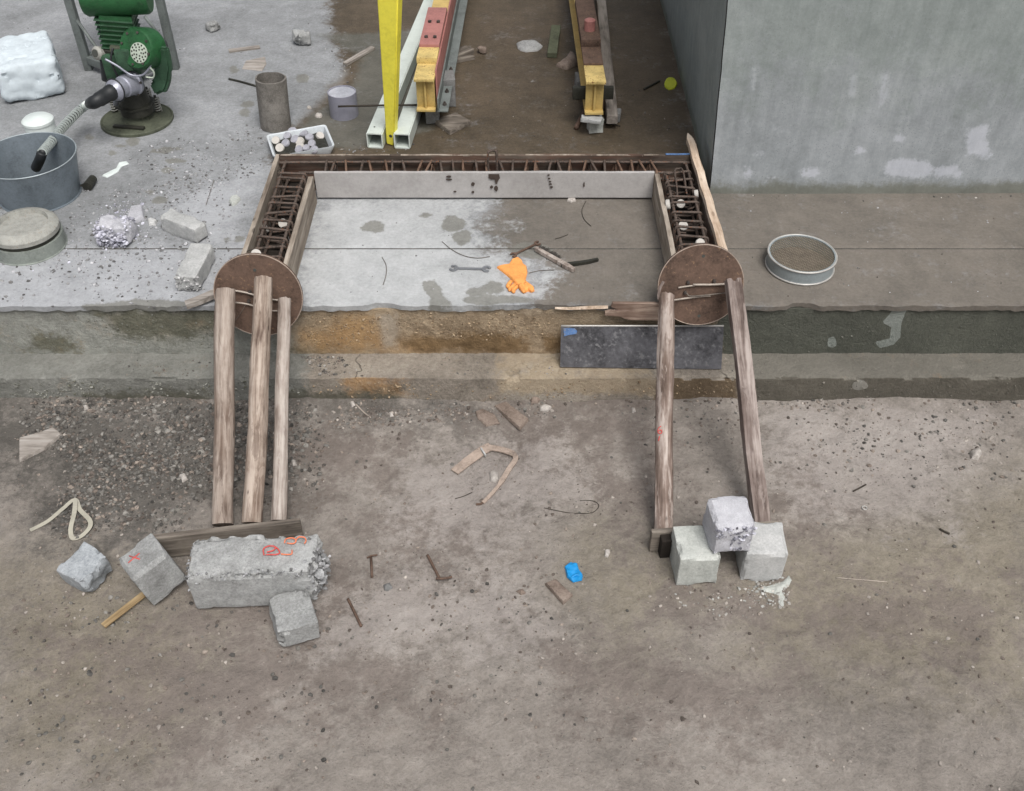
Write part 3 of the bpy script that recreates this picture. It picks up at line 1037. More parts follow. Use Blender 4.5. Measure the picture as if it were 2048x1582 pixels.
scatter('concrete_crumbs', 'grey concrete crumbs and grit scattered over the dry platform floor', 'rubble', [
    (Q_([(-10, 400), (520, 330), (450, 620), (-10, 612)]), 1800, 0.0014, 0.0085, gr),
    (Q_([(60, 430), (330, 400), (330, 520), (180, 560), (60, 560)]), 380, 0.0018, 0.007, gr + [S(186, 186, 196)]),
    (Q_([(190, 415), (285, 395), (300, 470), (200, 500)]), 260, 0.002, 0.009, [S(176, 176, 190), S(196, 196, 206), S(150, 150, 158)]),
    (Q_([(240, 300), (540, 240), (540, 340), (330, 420)]), 1100, 0.0014, 0.0075, gr),
    (Q_([(560, 93), (740, 93), (700, 200), (600, 200)]), 130, 0.002, 0.008, gr + lt),
    (Q_([(650, 285), (830, 285), (830, 312), (650, 312)]), 160, 0.002, 0.007, gr + dk),
    (Q_([(620, 410), (980, 410), (960, 600), (610, 600)]), 150, 0.001, 0.004, gr),
    (Q_([(980, 410), (1320, 410), (1310, 600), (1000, 600)]), 70, 0.001, 0.0035, dk),
    (Q_([(850, 110), (1390, 110), (1400, 300), (850, 300)]), 190, 0.0015, 0.006, dk + md),
    (Q_([(1440, 395), (2040, 395), (2040, 600), (1480, 600)]), 300, 0.001, 0.0045, dk + md + gr),
    (Q_([(1430, 388), (2040, 388), (2040, 398), (1440, 398)]), 90, 0.002, 0.006, dk + lt),
    (Q_([(-50, -50), (700, -50), (700, 130), (-50, 130)]), 200, 0.002, 0.006, gr),
], lambda x, y: 0 * x + ZP, 8)

# ---- stones showing in the worn faces of platform and step
def embedded(parent, specs, seed):
    r = np.random.default_rng(seed)
    PV, PS, PC = [], [], []
    for px, yv, n_, s0, s1, tones in specs:
        poly = np.array([[PY(u, v, yv)[0], PY(u, v, yv)[2]] for u, v in px])
        p = in_poly(n_, poly, r)
        P3 = np.stack([p[:, 0], 0 * p[:, 0], p[:, 1]], 1)
        fade = np.clip(sdf(p[:, 0], p[:, 1], poly) / 0.05, 0, 1)
        p = p[fbm(P3, 7, 3, seed) + r.uniform(-0.28, 0.28, len(p)) > 0.15 - 0.3 * fade]
        s = s0 + (s1 - s0) * r.random(len(p)) ** 2
        PV.append(np.stack([p[:, 0], yv + r.uniform(-0.003, 0.004, len(p)), p[:, 1]], 1)); PS.append(s)
        PC.append(np.array([tones[k][:3] for k in r.integers(0, len(tones), len(p))]) * r.uniform(0.75, 1.2, (len(p), 1)))
    pos, size, colr = np.concatenate(PV), np.concatenate(PS), np.concatenate(PC)
    V, F = stones_mesh(pos, size, seed)
    m = MB(); m.v = V.tolist(); m.f = F.tolist()
    o = mesh_obj('exposed_aggregate', m, mat_stone)
    cattr(o, 'tone', np.concatenate([np.repeat(colr, 12, 0), np.ones((len(colr) * 12, 1))], 1))
    o['kind'] = 'stuff'
    COL.objects.link(o); o.parent = parent
tn = [S(158, 140, 116), S(144, 126, 102), S(168, 150, 126), S(126, 108, 86)]
gn = [S(140, 140, 132), S(118, 118, 108), S(158, 158, 150), S(98, 98, 86)]
embedded(platform, [([(780, 626), (1120, 626), (1120, 690), (960, 680), (800, 672)], Y_RISER + 0.0165, 800, 0.0015, 0.0055, tn),
                    ([(600, 626), (780, 626), (780, 690), (600, 690)], Y_RISER + 0.016, 420, 0.0015, 0.005, tn),
                    ([(150, 628), (440, 628), (440, 690), (200, 690)], Y_RISER + 0.018, 350, 0.0015, 0.005, gn[:2] + gn[3:]),
                    ([(20, 628), (440, 628), (440, 708), (20, 708)], Y_RISER + 0.018, 300, 0.0015, 0.005, gn[:2] + gn[3:]),
                    ([(1500, 632), (2040, 632), (2040, 705), (1500, 705)], Y_RISER + 0.017, 380, 0.0012, 0.004, [S(96, 97, 90), S(80, 81, 74), S(116, 116, 108)])], 31)
embedded(step, [([(20, 762), (600, 762), (620, 796), (20, 798)], Y_STEP - 0.001, 900, 0.0015, 0.006, gn),
                ([(600, 762), (1480, 762), (1480, 798), (600, 798)], Y_STEP - 0.001, 900, 0.0015, 0.006, tn),
                ([(1480, 762), (2040, 762), (2040, 798), (1480, 798)], Y_STEP - 0.001, 500, 0.0012, 0.005, [S(104, 101, 93), S(88, 85, 78), S(126, 122, 113)])], 32)

# ================================================================== MATERIALS FOR THINGS
m_block = concrete('cast_concrete', S(116, 116, 115), S(156, 157, 156), S(190, 191, 191), scale=1.6, bump=0.8, pits=0.9, contrast=0.17)
m_block_pale = concrete('pale_concrete', S(146, 147, 146), S(174, 175, 174), S(200, 200, 199), scale=1.6, bump=0.5, pits=0.5, contrast=0.16)
m_block_dark = concrete('damp_concrete', S(96, 96, 95), S(122, 122, 121), S(148, 148, 147), scale=1.6, bump=0.5, pits=0.6, contrast=0.16)
m_block_lilac = concrete('broken_concrete', S(150, 150, 155), S(186, 186, 192), S(214, 214, 219), scale=2.4, bump=0.9, pits=0.9, contrast=0.2)
m_block_green = concrete('greenish_concrete', S(146, 149, 144), S(178, 181, 176), S(202, 204, 199), scale=1.6, bump=0.5, pits=0.7, contrast=0.16)
m_brick = concrete('brown_stone', S(96, 84, 76), S(128, 114, 104), S(150, 137, 127), scale=2, bump=0.6)
m_pebble = concrete('pebble', S(140, 134, 128), S(176, 170, 164), S(204, 199, 194), scale=4, bump=0.5)
m_log_a = wood('log_wood_grey', S(94, 80, 71), S(142, 129, 119), S(174, 162, 152), 'z', 1.0, blotch=0.35, bc=S(120, 102, 90), bump=1.0, peel=0.4)
m_log_b = wood('log_wood_warm', S(94, 78, 69), S(144, 129, 117), S(180, 166, 154), 'z', 1.3, blotch=0.35, bc=S(122, 102, 88), bump=1.0, peel=0.45)
m_log_c = wood('log_wood_pale', S(106, 93, 85), S(154, 143, 135), S(184, 175, 167), 'z', 1.0, blotch=0.3, bc=S(128, 114, 104), bump=1.0, peel=0.5)
m_log_d = wood('log_wood_bark', S(84, 70, 62), S(128, 112, 103), S(186, 174, 166), 'z', 0.9, blotch=0.4, bc=S(104, 88, 78), bump=1.0, peel=0.55)
m_log_e = wood('timber_weathered', S(80, 68, 63), S(124, 111, 105), S(166, 155, 149), 'z', 1.0, blotch=0.35, bc=S(100, 86, 80), bump=1.0, peel=0.4)
m_board = concrete('form_laminate', S(140, 137, 135), S(166, 163, 161), S(186, 183, 181), scale=0.8, bump=0.2, pits=0.25, contrast=0.2, grain=0.6)
m_board_y = wood('form_board_side', S(98, 88, 78), S(140, 129, 117), S(172, 162, 150), 'y', 0.7, blotch=0.4, bc=S(102, 92, 82), bump=0.3)
m_board_red = wood('stained_form_board', S(54, 46, 40), S(82, 72, 64), S(112, 100, 90), 'x', 0.7, blotch=0.45, bc=S(100, 66, 52), bump=0.3)
m_near_black_wood = wood('near_black_wood', S(22, 20, 18), S(34, 30, 26), S(48, 42, 37), 'x', 0.6, blotch=0.4, bc=S(36, 30, 26))  # peg's dark wood; on the channel sheets it paints in shade and wet
m_batten = wood('fresh_batten', S(158, 136, 116), S(196, 176, 156), S(222, 206, 188), 'y', 0.9, blotch=0.25, bc=S(150, 126, 106), bump=0.3)
m_splinter = wood('split_plywood', S(96, 78, 68), S(132, 112, 100), S(176, 158, 144), 'x', 0.9, blotch=0.5, bc=S(92, 72, 62))
m_plank = wood('old_plank', S(76, 70, 64), S(108, 100, 92), S(140, 132, 122), 'x', 0.9, blotch=0.4, bc=S(80, 74, 66))
m_plank_lt = wood('grey_lath', S(110, 104, 98), S(146, 139, 132), S(172, 166, 160), 'x', 0.9)
m_yellow_wood = wood('yellow_lath', S(128, 108, 78), S(160, 138, 104), S(184, 164, 130), 'x', 0.9)
m_timber_y = wood('grey_timber', S(96, 90, 84), S(128, 121, 114), S(152, 145, 138), 'y', 0.9)
m_rebar = painted('rusty_rebar', S(94, 83, 76), 0.75, 0.3, 0.7, S(120, 78, 54), 3.0, 0.4)
m_rebar_rust = painted('orange_rebar', S(112, 90, 76), 0.8, 0.2, 0.6, S(122, 86, 66), 3.0, 0.4)
m_wire = painted('tie_wire', S(112, 104, 96), 0.6, 0.4, 0.5, S(90, 64, 50), 4.0, 0.3)
m_wire_lt = painted('pale_wire', S(170, 160, 150), 0.6, 0.3, 0.4, S(130, 108, 92), 4.0, 0.3)
m_wire_dk = painted('dark_wire', S(62, 56, 50), 0.7, 0.3, 0.4, S(80, 56, 44), 4.0, 0.3)
m_rust = painted('rust_plate', S(98, 79, 68), 0.75, 0.15, 0.5, S(146, 118, 92), 2.2, 0.34, 0.3)
m_rust_edge = painted('rust_edge', S(168, 152, 140), 0.7, 0.2, 0.4, S(110, 80, 62), 3, 0.3)
m_steel_sheet = painted('form_steel', S(92, 92, 96), 0.5, 0.35, 0.75, S(126, 126, 128), 1.4, 0.45, 0.3)
m_steel_edge = painted('bright_steel', S(186, 184, 180), 0.5, 0.4, 0.2, S(140, 134, 126), 4, 0.15)
m_blue_paint = painted('blue_paint', S(84, 118, 166), 0.7, 0, 0.9, S(122, 126, 132), 5, 0.3)
m_yellow = painted('yellow_paint', S(244, 232, 84), 0.45, 0, 0.12, S(150, 120, 50), 1.2, 0.10)
m_ochre = painted('ochre_paint', S(192, 166, 104), 0.5, 0, 0.35, S(232, 210, 150), 2.0, 0.16)
m_ochre_worn = painted('worn_ochre_paint', S(206, 182, 118), 0.55, 0, 0.75, S(120, 84, 50), 3.0, 0.2)
m_redlead = painted('red_primer', S(164, 112, 106), 0.6, 0, 0.4, S(118, 84, 78), 2.5, 0.2)
m_pale_green = painted('pale_green_paint', S(200, 208, 202), 0.4, 0, 0.12, S(140, 140, 130), 1.5, 0.08)
m_dark_in = painted('dark_inside', S(70, 72, 68), 0.8, 0, 0.1, S(50, 50, 48), 2, 0.1)
m_galv = painted('galvanised', S(128, 138, 146), 0.5, 0.45, 0.4, S(168, 174, 178), 2.5, 0.18)
m_galv_lt = painted('galvanised_light', S(166, 176, 180), 0.45, 0.4, 0.3, S(190, 194, 196), 3.0, 0.12)
m_mould = painted('mould_grey', S(140, 146, 140), 0.6, 0.2, 0.4, S(170, 168, 156), 2.5, 0.18)
m_mould_top = painted('mould_rim', S(156, 156, 150), 0.7, 0.1, 0.6, S(140, 120, 100), 5, 0.2)
m_pvc = painted('grey_pvc', S(140, 140, 152), 0.45, 0, 0.15, S(120, 120, 126), 2, 0.08)
m_pipe = concrete('cement_pipe', S(86, 83, 78), S(112, 108, 103), S(136, 132, 126), scale=2, bump=0.4)
m_white_plastic = painted('white_plastic', S(212, 220, 218), 0.4, 0, 0.1, S(180, 186, 184), 2, 0.05)
m_white_tray = painted('white_tray', S(198, 204, 208), 0.5, 0, 0.5, S(150, 150, 158), 4, 0.1)
m_sack = painted('white_sack', S(198, 208, 214), 0.8, 0, 0.2, S(170, 178, 184), 1.2, 0.08, 0.5)
m_spacer = painted('mortar_spacer', S(190, 186, 180), 0.85, 0, 0.3, S(170, 160, 150), 6, 0.1)
m_spacer_grey = painted('grey_spacer', S(160, 160, 168), 0.9, 0, 0.4, S(200, 200, 206), 6, 0.2)
m_green = painted('machine_green', S(36, 84, 48), 0.5, 0, 0.6, S(70, 84, 70), 3.0, 0.3)
m_green_dull = painted('oily_green', S(56, 84, 64), 0.5, 0, 0.45, S(48, 54, 46), 2.5, 0.3)
m_olive = painted('muddy_olive', S(82, 86, 72), 0.75, 0, 0.5, S(112, 110, 96), 2.0, 0.3, 0.4)
m_oily = painted('oily_iron', S(52, 52, 46), 0.55, 0.2, 0.4, S(84, 82, 72), 2.5, 0.3)
m_alu = painted('cast_aluminium', S(158, 160, 172), 0.4, 0.45, 0.3, S(120, 120, 126), 3, 0.15)
m_hose = painted('hose_rubber', S(38, 40, 42), 0.5, 0, 0.2, S(70, 70, 68), 3, 0.2)
m_hose_ring = painted('hose_steel', S(196, 204, 200), 0.3, 0.5, 0.1, S(120, 124, 122), 3, 0.1)
m_grille = painted('grille_metal', S(190, 200, 186), 0.5, 0.2, 0.2, S(120, 130, 116), 3, 0.1)
m_frame_grey = painted('stand_grey', S(116, 122, 120), 0.6, 0.2, 0.4, S(86, 82, 76), 2, 0.2)
m_orange = painted('orange_rubber', S(238, 160, 88), 0.75, 0, 0.3, S(206, 130, 70), 3, 0.14, 0.6)
m_blue = painted('blue_plastic', S(30, 140, 205), 0.45, 0, 0.15, S(20, 96, 150), 2, 0.15)
m_chrome = painted('spanner_steel', S(150, 152, 156), 0.4, 0.6, 0.3, S(110, 108, 106), 3, 0.15)
m_lime = painted('lime_plastic', S(196, 204, 62), 0.6, 0, 0.2, S(160, 160, 50), 2, 0.1)
m_bristle = painted('dark_bristle', S(62, 58, 54), 0.8, 0.1, 0.3, S(92, 88, 84), 3, 0.3)
m_strap = painted('packing_strap', S(172, 168, 154), 0.6, 0, 0.3, S(140, 136, 124), 3, 0.12)
m_redmark = painted('red_crayon', S(206, 84, 80), 0.9, 0, 0.7, S(160, 150, 146), 12, 0.15)
m_orangemark = painted('orange_crayon', S(226, 128, 92), 0.9, 0, 0.7, S(170, 160, 150), 12, 0.15)
m_mesh = painted('sieve_wire', S(128, 120, 106), 0.5, 0.4, 0.4, S(110, 92, 72), 3, 0.2)
m_bolt = painted('bolt_steel', S(84, 78, 74), 0.6, 0.4, 0.4, S(110, 90, 76), 5, 0.3)

# ================================================================== FORMWORK
ZB = 0.504
fw = thing('formwork', 'U shaped timber formwork of upright boards round a rebar cage on platform', 'formwork', (-0.12, 3.6, ZP))
def board(c, d, mat, R=None, warp=0.0, seed=0, label=None, name='board'):
    mb = MB()
    L = max(range(3), key=lambda k: d[k])
    nseg = 24
    hx = [k / 2 for k in d]
    o = [k for k in range(3) if k != L]
    vs, fs = [], []
    prof = [(-1, -1), (1, -1), (1, 1), (-1, 1)]
    for i in range(nseg + 1):
        t = -1 + 2 * i / nseg
        for (a, b2) in prof:
            p = [0, 0, 0]
            p[L] = t * hx[L]; p[o[0]] = a * hx[o[0]]; p[o[1]] = b2 * hx[o[1]]
            nz = fbm(np.array([[t * hx[L], a * 0.1, b2 * .1]]), 5, 3, seed)[0]
            nz2 = fbm(np.array([[t * hx[L], a * 0.1, b2 * .1]]), 40, 2, seed + 3)[0]
            p[o[0]] += warp * nz
            if b2 > 0:
                p[o[1]] += warp * 0.5 * nz + 0.004 * nz2
            vs.append(p)
    for i in range(nseg):
        for k in range(4):
            fs.append((i * 4 + k, i * 4 + (k + 1) % 4, i * 4 + 4 + (k + 1) % 4, i * 4 + 4 + k))
    fs += [(3, 2, 1, 0), tuple(nseg * 4 + k for k in range(4))]
    vs = [Vector(c) + (R @ Vector(p) if R is not None else Vector(p)) for p in vs]
    mb.add(vs, fs)
    bm = bmesh.new(); me = bpy.data.meshes.new('t'); me.from_pydata(mb.v, [], mb.f); bm.from_mesh(me)
    bmesh.ops.recalc_face_normals(bm, faces=bm.faces)
    bm.verts.index_update()
    mb.v = [tuple(v.co) for v in bm.verts]; mb.f = [tuple(v.index for v in f.verts) for f in bm.faces]
    bm.free(); bpy.data.meshes.remove(me)
    return part(name, mb, mat, fw, False, label)
zc, hb = (ZP + 0.002 + ZB) / 2, ZB - ZP - 0.002
Y_OUT = 4.045
board((-1.056, 3.60, zc), (0.019, 0.93, hb), m_board_y, warp=0.008, seed=1, label='left outer board, greyed wood with cement dust')
board((-0.12, Y_OUT, zc + 0.004), (1.853, 0.017, hb + 0.006), m_board_red, warp=0.010, seed=2, label='rear outer board with red brown stain')
board((0.817, 3.61, zc), (0.019, 0.95, hb), m_board_red, warp=0.006, seed=3, label='right outer board, dark')
board((-0.879, 3.505, zc), (0.020, 0.73, hb), m_board_y, warp=0.008, seed=4, label='left inner board')
bi = board((-0.122, 3.902, zc + 0.006), (1.494, 0.017, hb - 0.008), m_board, warp=0.006, seed=5, label='rear inner board with dark drips and nail holes')
board((0.636, 3.51, zc), (0.020, 0.76, hb), m_board_y, warp=0.006, seed=6, label='right inner board')
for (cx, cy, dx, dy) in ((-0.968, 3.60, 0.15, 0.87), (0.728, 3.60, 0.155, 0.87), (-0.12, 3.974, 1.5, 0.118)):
    part('wet_shade_sheet', box(MB(), (cx, cy, ZP + 0.007), (dx, dy, 0.006)), m_near_black_wood, fw)  # added sheets: the channel's shade and wet floor put into near-black colour
# dark drips and nail holes on the rear inner board
def decal_on_y(pts_px, yv, th, m, parent, name):
    P2 = [PY(u, v, yv) for u, v in pts_px]
    n = len(P2)
    vs = [(p[0], yv, p[2]) for p in P2] + [(p[0], yv - th, p[2]) for p in P2]
    fs = [tuple(range(n)), tuple(range(n, 2 * n))[::-1]] + [(i, n + i, n + (i + 1) % n, (i + 1) % n) for i in range(n)]
    b_ = MB(); b_.add(vs, fs)
    return part(name, b_, m, parent)
YF = 3.8895
m_drip = painted('tar_drip', S(70, 60, 54), 0.6, 0, 0.2, S(90, 78, 70), 8, 0.2)
for pts in ([(977, 348), (998, 348), (1000, 356), (996, 361), (994, 368), (991, 367), (989, 359), (982, 359), (977, 356)], ell(983, 374, 3, 3), ell(992, 377, 4, 5), ell(946, 368, 4, 3.5), ell(946, 384, 3, 2.5), ell(898, 353, 5, 2), ell(898, 359, 6, 2),
            ell(1097, 350, 2.4, 1.6), ell(1098, 357, 2.6, 1.6), ell(1100, 363, 2.6, 1.6), ell(1101, 368, 3, 1.6), ell(1103, 374, 3, 2), ell(1168, 369, 1.6, 5), ell(910, 383, 3, 1.6)):
    decal_on_y(pts, YF, 0.0014, m_drip, bi, 'drip')
# pale worn arris on the rear board, and a run of blue paint
mb = MB(); strip(mb, [(x_, Y_OUT - 0.002 + 0.002 * math.sin(x_ * 9), ZB + 0.012 + 0.0015 * math.sin(x_ * 23)) for x_ in np.linspace(0.69, 0.80, 14)], 0.012, 0.002, (0, 1, 0))
for xa_, xb_ in ((-1.04, -0.55), (-0.50, 0.02), (0.06, 0.36), (0.38, 0.66)):
    ar = MB(); strip(ar, [(x_, Y_OUT - 0.002 + 0.001 * math.sin(x_ * 9), ZB + 0.0062 + 0.001 * math.sin(x_ * 31)) for x_ in np.linspace(xa_, xb_, 20)], [0.009 + 0.003 * math.sin(k * 1.9) for k in range(20)], 0.004, (0, 1, 0))
    part('worn_arris', ar, m_board_y, fw)
part('paint_run', mb, m_blue_paint, fw, label='blue paint on the top edge')

# batten on the right outer board
bt = MB()
pa, pb = np.array([0.828, 3.135, ZB + 0.017]), np.array([0.812, 4.215, ZB + 0.019])
vs = []
n = 18
for i in range(n + 1):
    t = i / n
    p = pa + (pb - pa) * t
    w = 0.016 if t < 0.94 else 0.016 * (1 - (t - 0.94) / 0.06 * 0.85)
    hgt = 0.013 if t < 0.94 else 0.013 * (1 - (t - 0.94) / 0.06 * 0.6)
    wob = 0.002 * math.sin(i * 1.7)
    for a, c in ((-1, -1), (1, -1), (1, 1), (-1, 1)):
        vs.append((p[0] + a * w + wob, p[1], p[2] + c * hgt))
fs = [(i * 4 + k, i * 4 + 4 + k, i * 4 + 4 + (k + 1) % 4, i * 4 + (k + 1) % 4) for i in range(n) for k in range(4)] + [(0, 1, 2, 3), tuple(n * 4 + k for k in (3, 2, 1, 0))]
bt.add(vs, fs)
solo('batten', bt, m_batten, 'long pale wooden batten with pointed tip laid along right side of formwork', 'batten')

# ================================================================== REBAR CAGE
cage = thing('rebar_cage', 'rusty steel rebar cage with stirrups inside the timber formwork', 'rebar cage', (-0.12, 3.7, ZP + 0.02))
zl, zu = ZP + 0.035, ZP + 0.118
xl0, xl1, xr0, xr1, yb0, yb1 = -1.018, -0.918, 0.680, 0.780, 3.928, 4.018
def loop_pts(ctr, a, b2, ha, hb2, r=0.012, nseg=3):
    pts = []
    for sx, sy, a0 in ((1, 1, 0), (-1, 1, 90), (-1, -1, 180), (1, -1, 270)):
        for k in range(nseg + 1):
            th = math.radians(a0 + 90 * k / nseg)
            pts.append(Vector(ctr) + Vector(a) * (sx * (ha - r) + r * math.cos(th)) + Vector(b2) * (sy * (hb2 - r) + r * math.sin(th)))
    return pts
rr = random.Random(3)
for (za, o_) in ((zl, 0), (zu, 0)):
    for (xa, xb, yb) in ((xl0, xr1, yb1), (xl1, xr0, yb0)):
        pts = [(xa + 0.004, 3.115, za), (xa, 3.5, za + rr.uniform(-.004, .004)), (xa, yb - 0.03, za), (xa + 0.010, yb - 0.008, za), (xa + 0.035, yb, za),
               (-0.1, yb + rr.uniform(-.004, .004), za + rr.uniform(-.004, .004)), (xb - 0.035, yb, za), (xb - 0.010, yb - 0.008, za), (xb, yb - 0.03, za), (xb, 3.5, za + rr.uniform(-.004, .004)), (xb - 0.004, 3.115, za)]
        part('main_bar', tube(MB(), smooth_path(pts, 4), 0.0065, 7), m_rebar, cage, 'all')
def stirrup(ctr, axis, mat):
    tw, tl = rr.uniform(-13, 13), rr.uniform(-18, 18)
    if axis == 'y':
        R = rot(tl, 0, tw)
        a, b2 = R @ Vector((1, 0, 0)), R @ Vector((0, 0, 1))
    else:
        R = rot(0, tl, tw)
        a, b2 = R @ Vector((0, 1, 0)), R @ Vector((0, 0, 1))
    ha = 0.062 if axis == 'y' else 0.054
    pts = loop_pts(ctr, a, b2, ha, 0.050)
    mbx = tube(MB(), pts, 0.0056, 6, closed=True)
    s = rr.choice((-1, 1))
    p0 = Vector(ctr) + a * (s * ha) + b2 * 0.045
    tube(mbx, [p0, p0 - a * (s * 0.022) - b2 * 0.020, p0 - a * (s * 0.045) - b2 * rr.uniform(0.02, 0.04) + Vector((0, rr.uniform(-.01, .01), 0))], 0.0042, 5)
    part('stirrup', mbx, mat, cage, 'all')
zm = (zl + zu) / 2
for k in range(13):
    yv = 3.15 + k * 0.064 + rr.uniform(-0.009, 0.009)
    stirrup((-0.968, yv, zm), 'y', m_rebar)
    stirrup((0.730, 3.15 + k * 0.064 + rr.uniform(-0.009, 0.009), zm), 'y', m_rebar)
for k in range(29):
    xv = -0.84 + k * 0.0525 + rr.uniform(-0.014, 0.014)
    stirrup((xv, 3.973, zm), 'x', m_rebar if rr.random() < 0.45 else m_rebar_rust)
# the loop that stands proud of the cage, and the one at the right corner
L1 = PY(984, 300, 3.965)
tall = [(L1[0] - 0.016, 3.955, ZP + 0.03), (L1[0] - 0.018, 3.96, ZB + 0.05), (L1[0] - 0.010, 3.965, ZB + 0.068), (L1[0] + 0.012, 3.965, ZB + 0.072), (L1[0] + 0.020, 3.96, ZB + 0.055), (L1[0] + 0.022, 3.955, ZP + 0.04)]
part('lifting_loop', tube(MB(), smooth_path(tall, 4), 0.0058, 6), m_rebar, cage, 'all', label='tall bent bar loop rising above the beam')
c_ = PZ(1360, 352, ZB + 0.01)
part('lifting_loop', tube(MB(), smooth_path([(c_[0] - .022, c_[1] - .13, ZB - .03), (c_[0] - .02, c_[1] - .05, ZB), (c_[0] - .018, c_[1] + .04, ZB + .012), (c_[0], c_[1] + .056, ZB + .014), (c_[0] + .018, c_[1] + .04, ZB + .012), (c_[0] + .02, c_[1] - .1, ZB - .02)], 4), 0.004, 6), m_rebar, cage, 'all')
for k in range(14):                                    # tie-wire ends at the corners
    side = rr.choice((xl0, xl1, xr0, xr1)); yv = rr.uniform(3.2, 4.0)
    p = np.array([side, yv, zu])
    part('tie_wire', tube(MB(), smooth_path([p, p + [rr.uniform(-.02, .02), rr.uniform(-.02, .02), .012], p + [rr.uniform(-.04, .04), rr.uniform(-.03, .03), rr.uniform(-.01, .02)]], 3), 0.0015, 4), m_wire_dk, cage)

# mortar spacers tied to the cage
def spacer(u, v, z, r, ax, label, tilt=0):
    p = PZ(u, v, z)
    prof = [(0.0, -0.008), (r * 0.93, -0.008), (r, -0.005), (r, 0.005), (r * 0.93, 0.008), (0.0, 0.008)]
    mb = lathe(MB(), prof, p, 18, ax)
    return solo('mortar_spacer', mb, m_spacer, label, 'spacer', 'spacers on the rebar cage', smooth=True)
spacer(512, 509, 0.485, 0.021, (0.35, -0.55, 0.75), 'white round mortar spacer just above the left round plate')
spacer(566, 447, 0.43, 0.020, (0.1, -0.75, 0.65), 'white mortar spacer among bars in left column, right hand one')
spacer(531, 457, 0.43, 0.018, (0.9, 0.1, 0.3), 'white mortar spacer standing edge on at left side of left column')
spacer(584, 478, 0.44, 0.016, (0.9, 0.1, 0.4), 'small pale spacer against the left inner board')
spacer(1336, 409, 0.50, 0.021, (0.97, -0.1, 0.25), 'white mortar spacer edge on at left side of right column')
spacer(1393, 388, 0.50, 0.018, (0.97, -0.1, 0.25), 'white mortar spacer on right side of right column')
spacer(1361, 408, 0.43, 0.020, (0.05, -0.7, 0.7), 'white mortar spacer low between bars in middle of right column')
spacer(1366, 452, 0.44, 0.021, (0.05, -0.65, 0.75), 'bright white split spacer in middle of right column')
spacer(1400, 487, 0.485, 0.020, (0.2, -0.6, 0.75), 'pale mortar spacer just above the right round plate')
spacer(564, 533, 0.50, 0.009, (0.2, -0.6, 0.75), 'tiny pale mortar dab at right shoulder of left round plate')

# ================================================================== ROUND BASE PLATES
def round_plate(cx, cy, cz, r, tilt, label, holes, seed, extra=None):
    t = thing('base_plate', label, 'base plate', (cx, cy, cz - r), 'round steel base plates')
    nrm = Vector((0, -math.cos(math.radians(tilt)), math.sin(math.radians(tilt))))
    th = 0.012
    prof = [(0.0, th / 2), (r * 0.5, th / 2), (r - 0.002, th / 2), (r, th / 2 - 0.002), (r, -th / 2), (0, -th / 2)]
    mb = lathe(MB(), prof, (cx, cy, cz), 72, nrm)
    pl = part('disc', mb, m_rust, t, True)
    a = Vector((1, 0, 0)); b2 = nrm.cross(a).normalized()
    if b2.z < 0: b2 = -b2
    part('rim', tube(MB(), [Vector((cx, cy, cz)) + nrm * (th / 2 - 0.001) + (a * math.cos(k * math.pi / 36) + b2 * math.sin(k * math.pi / 36)) * (r - 0.0015) for k in range(72)], 0.0022, 5, closed=True), m_rust_edge, t, 'all')
    for (hx, hy) in holes:
        c = Vector((cx, cy, cz)) + a * hx + b2 * hy
        part('bolt_hole', lathe(MB(), [(0.0065, th / 2 + 0.0006), (0.006, th / 2 + 0.0012), (0.0, th / 2 + 0.0009)], c, 12, nrm), m_dark_in, t)
    return t, nrm, a, b2
PL = PY(517, 590, 3.088); PR = PY(1401, 570, 3.098)
RL, RR_ = 0.170, 0.164
tl_, nL, aL, bL = round_plate(PL[0], PL[1], PL[2], RL, 13, 'left rusty round steel plate behind three wooden logs', [(0.0, 0.105), (0.0, -0.11)], 1)
tr_, nR, aR, bR = round_plate(PR[0], PR[1], PR[2], RR_, 15, 'right rusty round steel plate behind two wooden props', [(0.0, 0.118), (0.004, -0.125)], 2)
def on_plate(u, v, C, nrm, lift):
    d = sight(u, v); c = np.array(C) + np.array(nrm) * 0.006
    o = np.array([0, 0, CAM_H]); nn = np.array(nrm)
    t = nn.dot(c - o) / nn.dot(d)
    return o + d * t + nn * lift
for (u, v) in ((1376, 564), (1428, 561), (1370, 584)):
    p = on_plate(u, v, PR, nR, 0.004)
    part('bolt', lathe(MB(), [(0.007, -0.006), (0.007, 0.006), (0.005, 0.010), (0, 0.010)], p, 6, nR), m_bolt, tr_)
for (u, v) in ((500, 583), (498, 601)):
    p = on_plate(u, v, PL, nL, 0.004)
    part('bolt', lathe(MB(), [(0.007, -0.006), (0.007, 0.006), (0.005, 0.010), (0, 0.010)], p, 6, nL), m_bolt, tl_)

